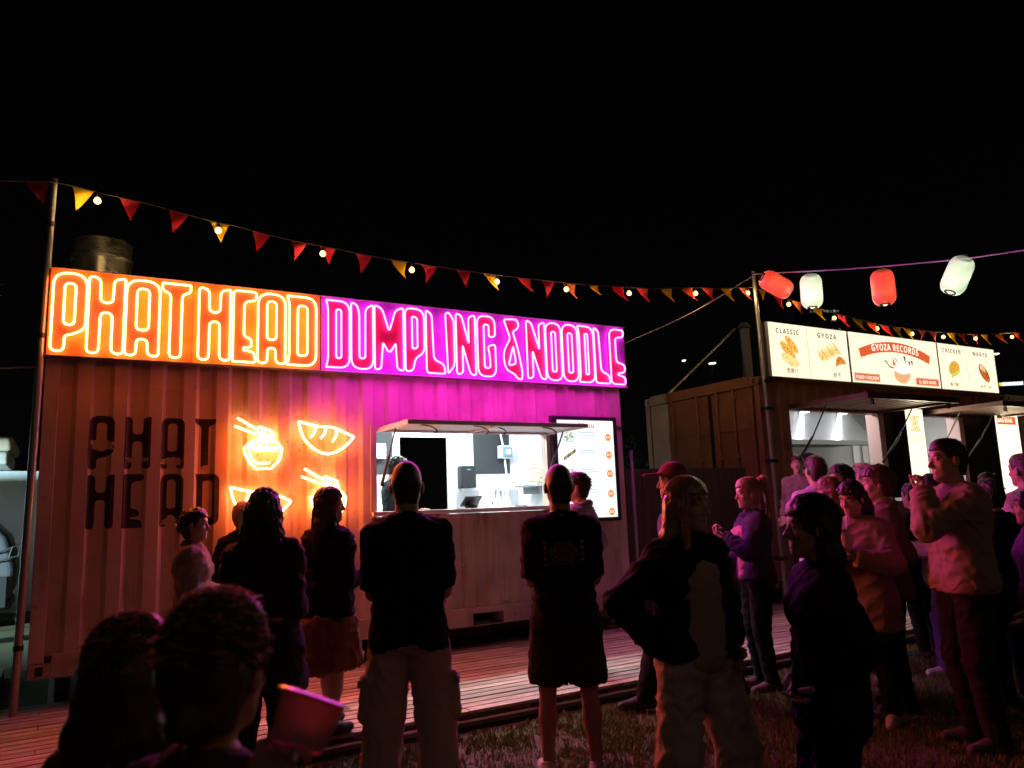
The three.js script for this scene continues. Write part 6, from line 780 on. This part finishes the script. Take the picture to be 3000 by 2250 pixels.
const g2 = who(1635, 1361, 4.72, { label: 'man in black T-shirt with round back print and black shorts', face: 150, turn: 8, pitch: 4, skin: SK3, top: { name: 'tee_shirt', c: BLACK, bulk: 0.017, sleeve: 0.95, hem: 0.82, collar: 0.5, flare: 0.0 }, bottom: { kind: 'shorts', c: [0.03, 0.025, 0.025], bulk: 0.022, hem: 0.96 }, hair: { kind: 'shaved', c: [0.014, 0.01, 0.009] }, armL: 'fwd', armR: 'fwd', footL: [0.13, 0, 0.03], footR: [0.14, 0, -0.02], shoe: [0.35, 0.3, 0.3] });
{ // cargo pockets, back pockets and belt of the beige trousers; seams as thin cord
  const p = g1, q = cloth([0.43, 0.36, 0.28]);
  for (const l of p.legs) { const m = v3.mix(l.hip, l.K, 0.78), side = l.q; mesh('cargo_pocket', surface([{ a: [m[0] + side * 0.085, m[1] + 0.08, m[2] - 0.02], b: [m[0] + side * 0.095, m[1] - 0.09, m[2] - 0.01], ra: 0.045, rb: 0.052 }], 0.01, 0.03, [], wrinkle(0.006, 5)), q, p.g); mesh('pocket_flap', rbox(-0.009, 0.009, -0.02, 0.02, -0.05, 0.05, 0.007).translate(m[0] + side * 0.132, m[1] + 0.07, m[2] - 0.015), q, p.g); }
}
{ // the print on the back: hazy disc with an upright word on each side
  const T = canvas(512, 512, (c) => { c.clearRect(0, 0, 512, 512); c.beginPath(); c.arc(256, 256, 130, 0, 7); c.fillStyle = '#2a2428'; c.fill(); for (let i = 0; i < 2600; i++) { const a = rnd() * 6.28, r = Math.sqrt(rnd()) * 128, n = N(Math.cos(a) * r * 0.03, Math.sin(a) * r * 0.05, 2); c.fillStyle = n > 0.05 ? 'rgba(160,140,150,0.5)' : 'rgba(20,16,20,0.5)'; c.fillRect(256 + Math.cos(a) * r, 256 + Math.sin(a) * r, 2 + rnd() * 5, 2 + rnd() * 3); } c.strokeStyle = '#8b7c84'; c.lineWidth = 4; c.stroke(); c.fillStyle = '#a08c94'; c.font = 'bold 54px sans-serif'; c.textAlign = 'center'; 'GREEN'.split('').forEach((ch, i) => c.fillText(ch, 78, 140 + i * 66)); 'RUSH'.split('').forEach((ch, i) => c.fillText(ch, 440, 140 + i * 72)); });
  const n = 14, pos = [], uv = [], idx = [], p = g2, w = 0.3, y0 = 1.13, y1 = 1.37; for (let r = 0; r <= n; r++) for (let q = 0; q <= n; q++) { const x = (q / n - 0.5) * w * p.s * -1, y = (y0 + (y1 - y0) * r / n) * p.s; let z = -0.4; while (z < 0 && p.topG.userData.sample(x, y, z) > 0) z += 0.004; pos.push(x, y, z - 0.022); uv.push(q / n, r / n); }
  for (let r = 0; r < n; r++) for (let q = 0; q < n; q++) { const a = r * (n + 1) + q; idx.push(a, a + 1, a + n + 1, a + 1, a + n + 2, a + n + 1); }
  for (let k = 0; k < 4; k++) for (let r = 1; r < n; r++) for (let q = 1; q < n; q++) { const a = (r * (n + 1) + q) * 3 + 2; pos[a] = (pos[a] * 2 + pos[a - 3] + pos[a + 3] + pos[a - 3 * (n + 1)] + pos[a + 3 * (n + 1)]) / 6; }
  const gg = new THREE.BufferGeometry(); gg.setAttribute('position', new THREE.Float32BufferAttribute(pos, 3)); gg.setAttribute('uv', new THREE.Float32BufferAttribute(uv, 2)); gg.setIndex(idx); gg.computeVertexNormals(); mesh('shirt_print', gg, new THREE.MeshStandardMaterial({ map: T, roughness: 0.8, transparent: true, alphaTest: 0.4 }), p.topM);
}
who(1692, 1386, 6.9, { label: 'man in grey collared jacket reading the menu screen', face: 215, turn: 12, skin: SK2, top: { name: 'jacket', c: [0.3, 0.27, 0.24], bulk: 0.026, collar: 1.7, hem: 0.8 }, bottom: { c: BLACK }, hair: { kind: 'short', c: DARK, thick: 0.014 }, armL: 'pocket', armR: 'pocket' });
{ // server inside
  who(1150, 1338, 8.45, { label: 'server with dark curly hair and black shirt inside the white kitchen', y: 0.425, face: 80, pitch: 22, skin: SK2, top: { name: 'shirt', c: [0.02, 0.022, 0.025], sleeve: 0.9 }, bottom: { c: BLACK }, hair: { kind: 'curlyshort', c: DARK, thick: 0.022 }, armL: 'fwd', armR: 'fwd' });
}
// ---- people right of the cream stall
const pRed = who(2000, 1403, 3.6, { label: 'woman with long fair hair, dark puffy jacket and pale wide trousers, hand on hip', face: 352, turn: 22, pitch: 4, fem: 1, skin: SK, top: { name: 'jacket', c: [0.012, 0.011, 0.013], bulk: 0.036, hem: 0.93, fold: 0.01, flat: 1 }, bottom: { c: [0.5, 0.43, 0.37], wide: 0.055, bulk: 0.014, fold: 0.012 }, hair: { kind: 'long', comb: 300, sheen: 1, c: [0.3, 0.15, 0.06], len: 0.4, width: 0.085, wave: 0.006, strands: 220, sr: 0.0045, thick: 0.014, front: 0.95 }, armL: [[0.2, 0.96, 0.02], [0.7, 0, -1]], armR: [[0.17, 0.99, -0.06], [1, 0.1, -0.35]], footL: [0.17, 0, 0.1], footR: [0.15, 0, -0.06] });
mesh('top_under', surface([-0.035, 0.035].map((x) => ({ a: pRed.j(x, 1.3, 0.075), b: pRed.j(x, 0.95, 0.06), ra: 0.072 * pRed.s, rb: 0.09 * pRed.s, k: 0.08 })), 0.013, 0.05, [], wrinkle(0.006, 4)), cloth([0.42, 0.33, 0.26]), pRed.g);
const pHat = who(1968, 1338, 6.2, { label: 'man in flat-billed red cap and purple-lit jacket striding to the left', crown: 0.025, face: 236, skin: SK, drop: 0.05, top: { name: 'jacket', c: [0.09, 0.06, 0.1], bulk: 0.03, hem: 0.8, collar: 1.3 }, bottom: { c: BLACK, bulk: 0.02 }, hair: { kind: 'short', c: DARK }, armL: 'low', armR: [[0.24, 0.93, -0.12], [0.3, 0, -1]], footL: [0.1, 0, 0.34], footR: [0.1, 0.02, -0.36], shoe: [0.05, 0.04, 0.04] });
{ const p = pHat, q = p.hs; mesh('cap', surface([{ c: p.h(0, 0.07, -0.014), r: [0.092 * q, 0.084 * q, 0.108 * q], q: p.hq }, { a: p.h(-0.05, 0.062, 0.06), b: p.h(-0.045, 0.056, 0.2), ra: 0.009, rb: 0.008, k: 0.02 }, { a: p.h(0.05, 0.062, 0.06), b: p.h(0.045, 0.056, 0.2), ra: 0.009, rb: 0.008, k: 0.02 }, { a: p.h(-0.025, 0.064, 0.06), b: p.h(-0.02, 0.058, 0.215), ra: 0.01, rb: 0.008, k: 0.03 }, { a: p.h(0.025, 0.064, 0.06), b: p.h(0.02, 0.058, 0.215), ra: 0.01, rb: 0.008, k: 0.03 }], 0.006, 0.02, [(x, y) => p.h(0, 0.04, 0)[1] - y]), cloth([0.2, 0.05, 0.05]), p.g); }
const pPony = who(2192, 1402, 6.6, { label: 'woman with blonde ponytail in denim jacket over a pink top, facing left', face: 244, turn: 4, pitch: 4, fem: 1, skin: [0.52, 0.32, 0.24], top: { name: 'jacket', c: [0.055, 0.045, 0.085], bulk: 0.03, hem: 0.9, collar: 1.2 }, bottom: { c: BLACK }, hair: { kind: 'pony', comb: 200, c: BLOND, bunY: 0.085, thick: 0.014 }, armL: 'chest', armR: 'low', handL: { curl: 0.9 }, shoe: [0.12, 0.08, 0.08] });
mesh('pink_top', surface([{ a: pPony.j(-0.05, 1.27, 0.075), b: pPony.j(0.05, 1.27, 0.075), ra: 0.1 * pPony.s, rb: 0.1 * pPony.s }, { a: pPony.j(0, 1.08, 0.06), b: pPony.j(0, 0.96, 0.05), ra: 0.085 * pPony.s, rb: 0.1 * pPony.s }], 0.013, 0.06, [], wrinkle(0.006, 8)), cloth([0.55, 0.25, 0.3]), pPony.g);
mesh('hair_tie', new THREE.TorusGeometry(0.03, 0.013, 8, 16).translate(...pPony.h(0, 0.09, -0.125)), cloth([0.5, 0.08, 0.12]), pPony.g);
// glasses pushed up on the head
function shades(p, y = 0.085, z = 0.07) { const m = [], Q = (x, u, w) => p.h(x, u, w); for (const q of [1, -1]) { m.push(tube(Array.from({ length: 14 }, (_, i) => { const a = i / 13 * 6.28; return Q(q * (0.034 + 0.026 * Math.cos(a)), y + 0.017 * Math.sin(a), z + 0.008 * Math.sin(a) * -1); }), 0.0035, false, 6), tube([Q(q * 0.06, y, z), Q(q * 0.085, y - 0.01, z - 0.06), Q(q * 0.082, y - 0.03, z - 0.11)], 0.003, false, 6)); } m.push(tube([Q(-0.01, y, z + 0.004), Q(0.01, y, z + 0.004)], 0.003, false, 6)); mesh('sunglasses', merge(m), std([0.02, 0.02, 0.02], 0.1), p.g); mesh('lens', merge([1, -1].map((q) => new THREE.SphereGeometry(1, 14, 8).scale(0.026 * p.hs, 0.017 * p.hs, 0.006 * p.hs).applyQuaternion(p.hq).translate(...Q(q * 0.034, y, z)))), std([0.012, 0.01, 0.012], 0.06), p.g); }
const pDark = who(2372, 1479, 3.3, { label: 'woman in black with sunglasses on her head, orange light on her face', face: 240, turn: 0, fem: 1, headScale: 1.14, skin: SK, top: { name: 'coat', c: BLACK, bulk: 0.03, hem: 0.7, fold: 0.009 }, bottom: { c: BLACK, bulk: 0.03 }, hair: { kind: 'long', comb: 300, c: DARK, len: 0.3, width: 0.085, wave: 0.01, strands: 130, thick: 0.018, front: 0 }, armL: 'pocket', armR: 'pocket' }); shades(pDark);
who(2385, 1336, 7.6, { label: 'man in pink-lit plain shirt with back turned near the red container corner', face: 158, skin: SK2, top: { name: 'shirt', c: [0.5, 0.42, 0.5], bulk: 0.026, hem: 0.82, collar: 0.7 }, bottom: { c: DENIM }, hair: { kind: 'short', c: [0.05, 0.02, 0.012], thick: 0.008, amp: 0.003 }, armL: 'fwd', armR: 'fwd' });
const pStraw = who(2500, 1408, 5.55, { label: 'woman in light jacket sipping a drink through a straw', face: 285, turn: -12, pitch: 16, fem: 1, skin: SK2, top: { name: 'jacket', c: [0.3, 0.2, 0.16], bulk: 0.038, hem: 0.68, flare: 0.05, fold: 0.008 }, bottom: { c: BLACK }, hair: { kind: 'long', comb: 200, c: DARK, len: 0.24, width: 0.07, wave: 0.005, strands: 90, thick: 0.012, front: 0 }, armL: [[0.06, 1.2, 0.27], [1, -0.8, 0]], armR: [[0.05, 1.3, 0.27], [1, -1, 0]], handR: { curl: 0.8 }, handL: { curl: 0.8 }, shoe: [0.4, 0.3, 0.25] }); shades(pStraw);
function cup(label, pos, c, h = 0.12, r = 0.042, straw, strawTo) {
  const t = thing('drink_cup', label, 'cup', pos); mesh('cup_body', new THREE.LatheGeometry([[0, 0], [r * 0.74, 0], [r * 0.76, 0.004], [r, h], [r * 1.05, h + 0.003], [r * 0.97, h + 0.005], [r * 0.73, 0.008], [0, 0.008]].map((q) => new THREE.Vector2(...q)), 24), new THREE.MeshPhysicalMaterial({ color: lin(c), roughness: 0.25, transmission: 0.35, thickness: 0 }), t); mesh('drink', new THREE.CylinderGeometry(r * 0.88, r * 0.74, h * 0.62, 20).translate(0, h * 0.32, 0), std([c[0] * 0.7, c[1] * 0.4, c[2] * 0.5], 0.2), t);
  if (straw) mesh('straw', tube([[0, 0.02, 0], strawTo], 0.004), std([0.8, 0.7, 0.7], 0.4), t);
}
{ const a = pStraw, w = a.g.localToWorld(V(...a.h(0, -0.07, 0.105))), b = a.g.localToWorld(V(...v3.add(a.arms[1].W, a.arms[1].dir, 0.06))); a.g.updateMatrixWorld(); const W = a.g.localToWorld(V(...a.h(0, -0.07, 0.105))), C = a.g.localToWorld(V(...v3.add(a.arms[1].W, a.arms[1].dir, 0.085))); cup('clear cup with straw held by the woman in the light jacket', [C.x, C.y - 0.09, C.z], [0.8, 0.6, 0.6], 0.12, 0.04, true, [W.x - C.x, W.y - C.y + 0.09, W.z - C.z]); }
who(2568, 1369, 5.9, { label: 'man in brown jacket behind the sipping woman, facing left', face: 222, skin: SK2, top: { name: 'jacket', c: [0.16, 0.1, 0.06], bulk: 0.032, hem: 0.78, collar: 1.2 }, bottom: { c: BLACK }, hair: { kind: 'short', c: [0.09, 0.035, 0.02], thick: 0.024, amp: 0.01 }, armL: 'pocket', armR: 'pocket' });
who(2462, 1364, 7.2, { label: 'man with thick dark hair facing left in front of the first hatch', face: 248, turn: 6, skin: SK, top: { name: 'jacket', c: [0.03, 0.02, 0.02], hem: 0.8 }, bottom: { c: BLACK }, hair: { kind: 'short', c: DARK, thick: 0.02 } });
who(2428, 1398, 6.4, { label: 'woman with light brown hair tied low between the sipping woman and the pink-lit man', face: 205, fem: 1, skin: SK2, top: { name: 'jacket', c: [0.05, 0.03, 0.03], bulk: 0.03, hem: 0.8 }, bottom: { c: BLACK }, hair: { kind: 'long', c: [0.16, 0.08, 0.035], len: 0.26, width: 0.06, strands: 110, thick: 0.012 } });
const pGl = who(2522, 1357, 8.3, { label: 'person with sunglasses on pale head at the red stall counter', face: 190, skin: [0.55, 0.4, 0.32], top: { name: 'shirt', c: [0.3, 0.28, 0.26], hem: 0.84 }, bottom: { c: BLACK }, hair: { kind: 'short', c: [0.3, 0.24, 0.18], thick: 0.008 } }); shades(pGl, 0.095, 0.05);
const pHood = who(2772, 1285, 5.0, { label: 'tall man in tan hooded bomber jacket with his fist raised to his mouth', face: 240, turn: 2, pitch: 2, skin: SK2, top: { name: 'bomber_jacket', c: [0.33, 0.21, 0.15], bulk: 0.038, hem: 0.9, hood: 1, fold: 0.01, flare: 0.0 }, bottom: { c: [0.02, 0.014, 0.014], bulk: 0.018 }, hair: { kind: 'short', c: [0.03, 0.018, 0.012], thick: 0.004, amp: 0.002 }, armL: 'mouth', armR: 'pocket', handL: { curl: 1.2 }, shoe: [0.08, 0.07, 0.08] });
mesh('jacket_band', surface([{ a: pHood.j(-0.075, 0.9, 0), b: pHood.j(0.075, 0.9, 0), ra: 0.142 * pHood.s, rb: 0.142 * pHood.s }], 0.012, 0.03, [(x, y) => Math.abs(y - 0.9 * pHood.s) - 0.035], wrinkle(0.004, 2)), cloth([0.3, 0.16, 0.12]), pHood.g);
who(2728, 1390, 6.9, { label: 'woman with long dark hair, lilac shirt and blue jeans beside the bomber-jacket man', face: 228, fem: 1, skin: SK, top: { name: 'shirt', c: [0.5, 0.4, 0.5], bulk: 0.03, hem: 0.78, flare: 0.05 }, bottom: { c: [0.11, 0.12, 0.26], bulk: 0.016, wide: 0.02 }, hair: { kind: 'long', c: DARK, len: 0.34, width: 0.07, strands: 130, wave: 0.004, thick: 0.012 }, armL: 'fwd', armR: 'fwd', footL: [0.1, 0, 0.1], footR: [0.12, 0, -0.14], shoe: [0.5, 0.45, 0.5] });
who(2668, 1418, 7.6, { label: 'person with a small topknot against the lattice menu box', face: 175, fem: 1, skin: SK, top: { name: 'jacket', c: BLACK, hem: 0.8 }, bottom: { c: BLACK }, hair: { kind: 'bun', c: DARK, bunY: 0.09, bunZ: -0.08 } });
const pFar = who(2888, 1386, 8.4, { label: 'smiling woman with dark ponytail in front of the second hatch', face: 268, fem: 1, skin: [0.5, 0.34, 0.25], top: { name: 'jacket', c: BLACK, hem: 0.84 }, bottom: { c: BLACK }, hair: { kind: 'pony', c: DARK, bunY: 0.06, thick: 0.008 } });
who(2992, 1330, 6.4, { label: 'man in pale grey-pink shirt standing before the BAO BUNS board', face: 170, skin: SK2, top: { name: 'shirt', c: [0.5, 0.4, 0.38], bulk: 0.026, hem: 0.84 }, bottom: { c: [0.3, 0.26, 0.2] }, hair: { kind: 'short', c: [0.07, 0.05, 0.04], thick: 0.006, amp: 0.002 } });
who(3012, 1440, 5.3, { label: 'woman in a purple knit with dark plaited hair at the crowd edge', face: 200, fem: 1, skin: SK, top: { name: 'knit', c: [0.14, 0.06, 0.16], bulk: 0.036, hem: 0.84 }, bottom: { c: BLACK }, hair: { kind: 'long', c: DARK, len: 0.38, width: 0.03, strands: 60, thick: 0.012, front: 0 } });
who(2895, 1405, 5.9, { label: 'person in long dark coat behind the bomber-jacket man', face: 165, skin: SK, top: { name: 'coat', c: [0.014, 0.012, 0.012], bulk: 0.036, hem: 0.62, hood: 1 }, bottom: { c: BLACK }, hair: { kind: 'short', c: DARK }, armL: 'pocket', armR: 'pocket' });
// cooks in the red stall
const pCap = who(2368, 1327, 9.75, { label: 'cook in a dark peaked cap inside the red stall', y: 0.425, crown: 0.02, face: 75, skin: SK, top: { name: 'shirt', c: [0.03, 0.035, 0.045] }, bottom: { c: BLACK }, hair: { kind: 'short', c: DARK, thick: 0.006 } });
mesh('cap', surface([{ c: pCap.h(0, 0.06, -0.012), r: [0.092 * pCap.hs, 0.085 * pCap.hs, 0.108 * pCap.hs], q: pCap.hq }, { a: pCap.h(-0.04, 0.045, 0.08), b: pCap.h(-0.03, 0.035, 0.15), ra: 0.012, rb: 0.01, k: 0.02 }, { a: pCap.h(0.04, 0.045, 0.08), b: pCap.h(0.03, 0.035, 0.15), ra: 0.012, rb: 0.01, k: 0.02 }, { a: pCap.h(0, 0.05, 0.08), b: pCap.h(0, 0.04, 0.16), ra: 0.014, rb: 0.01, k: 0.03 }], 0.006, 0.02, [(x, y) => pCap.h(0, 0.03, 0)[1] - y]), cloth([0.02, 0.022, 0.03]), pCap.g);
who(2334, 1334, 9.5, { label: 'cook with brown hair and bare head inside the red stall', y: 0.425, face: 300, skin: [0.55, 0.38, 0.28], top: { name: 'apron_shirt', c: [0.25, 0.2, 0.18] }, bottom: { c: BLACK }, hair: { kind: 'short', c: [0.07, 0.04, 0.025] } });
// ---- two people right in front
const fa = { H: 1.41, face: 138 }, fz = 1.32;
const phoneAt = at(900, 2105, 1.17);
const pA = who(640, 1716, fz, { label: 'dark-haired person close in front lifting a plastic bowl to the mouth', crown: 0.055, face: fa.face, turn: 0, headScale: 1.1, fem: 1, skin: [0.4, 0.22, 0.15], cell: 0.012, top: { name: 'shirt', c: [0.08, 0.07, 0.075], bulk: 0.02, hem: 0.86, sleeve: 0.9 }, bottom: { c: BLACK }, hair: { kind: 'bun', plain: 1, comb: 900, fly: 700, combR: 0.0017, c: [0.05, 0.026, 0.02], thick: 0.02, amp: 0.0022, freq: 90, cell: 0.005, bunY: -0.08, bunZ: -0.1 }, armR: armTo(640, 1716, fz, -1, v3.add(phoneAt, [-0.05, -0.12, 0.02]), fa.face, fa.H, GROUND, [0.8, -1, -0.2]), handR: { curl: 0.75, dir: [0.25, 0.92, 0.3] } });
{ // its flared lip catches the magenta sign; the wall of the bowl lets light through
  const axis = V(0.42, 0.9, -0.105).normalize(), rim = at(922, 2040, 1.16), t = thing('plastic_bowl', 'clear plastic bowl tipped to the mouth with magenta light along its rim', 'bowl', [rim[0] - axis.x * 0.073, rim[1] - axis.y * 0.073, rim[2] - axis.z * 0.073]); t.quaternion.setFromUnitVectors(V(0, 1, 0), axis);
  mesh('bowl_wall', new THREE.LatheGeometry([[0, 0], [0.036, 0], [0.041, 0.005], [0.0495, 0.07], [0.048, 0.07], [0.0395, 0.007], [0, 0.004]].map((q) => new THREE.Vector2(...q)), 40), new THREE.MeshPhysicalMaterial({ color: lin([0.75, 0.4, 0.38]), roughness: 0.3, transmission: 0.55, thickness: 0 }), t);
  mesh('bowl_rim', new THREE.LatheGeometry([[0.048, 0.0705], [0.0495, 0.0745], [0.058, 0.0718], [0.0585, 0.0695], [0.0497, 0.0702]].map((q) => new THREE.Vector2(...q)), 48), new THREE.MeshPhysicalMaterial({ color: lin([0.8, 0.7, 0.72]), roughness: 0.18, clearcoat: 1, clearcoatRoughness: 0.1 }), t);
  const nd = []; for (let i = 0; i < 24; i++) { const a = rnd() * 6.28, r = rr(0.005, 0.032); nd.push(tube(smooth([[Math.cos(a) * r, 0.012, Math.sin(a) * r], [Math.cos(a + 1) * 0.03, rr(0.015, 0.03), Math.sin(a + 1) * 0.03], [Math.cos(a + 2.4) * r, rr(0.012, 0.03), Math.sin(a + 2.4) * r]], 5), 0.0025, false, 5)); }
  const n = mesh('noodles', merge(nd), std([0.5, 0.3, 0.12], 0.5), t); n.userData.kind = 'stuff';
}
who(385, 1776, 1.62, { label: 'person with long dark hair close in front beside the bowl holder', crown: 0.06, face: 140, fem: 1, headScale: 1.12, skin: SK, cell: 0.012, top: { name: 'cardigan', c: [0.14, 0.11, 0.11], bulk: 0.028, hem: 0.8 }, bottom: { c: BLACK }, hair: { kind: 'long', c: [0.04, 0.02, 0.016], comb: 700, fly: 400, combR: 0.0018, len: 0.36, width: 0.09, strands: 260, sr: 0.003, wave: 0.004, thick: 0.016, amp: 0.004, cell: 0.005 } });
{ const a = g1; a.g.updateMatrixWorld(); cup('pink plastic cup held at the side of the beige-trousered man', at(1291, 1768, 4.3), [0.8, 0.35, 0.6], 0.11, 0.04); }

renderer.render(scene, camera);
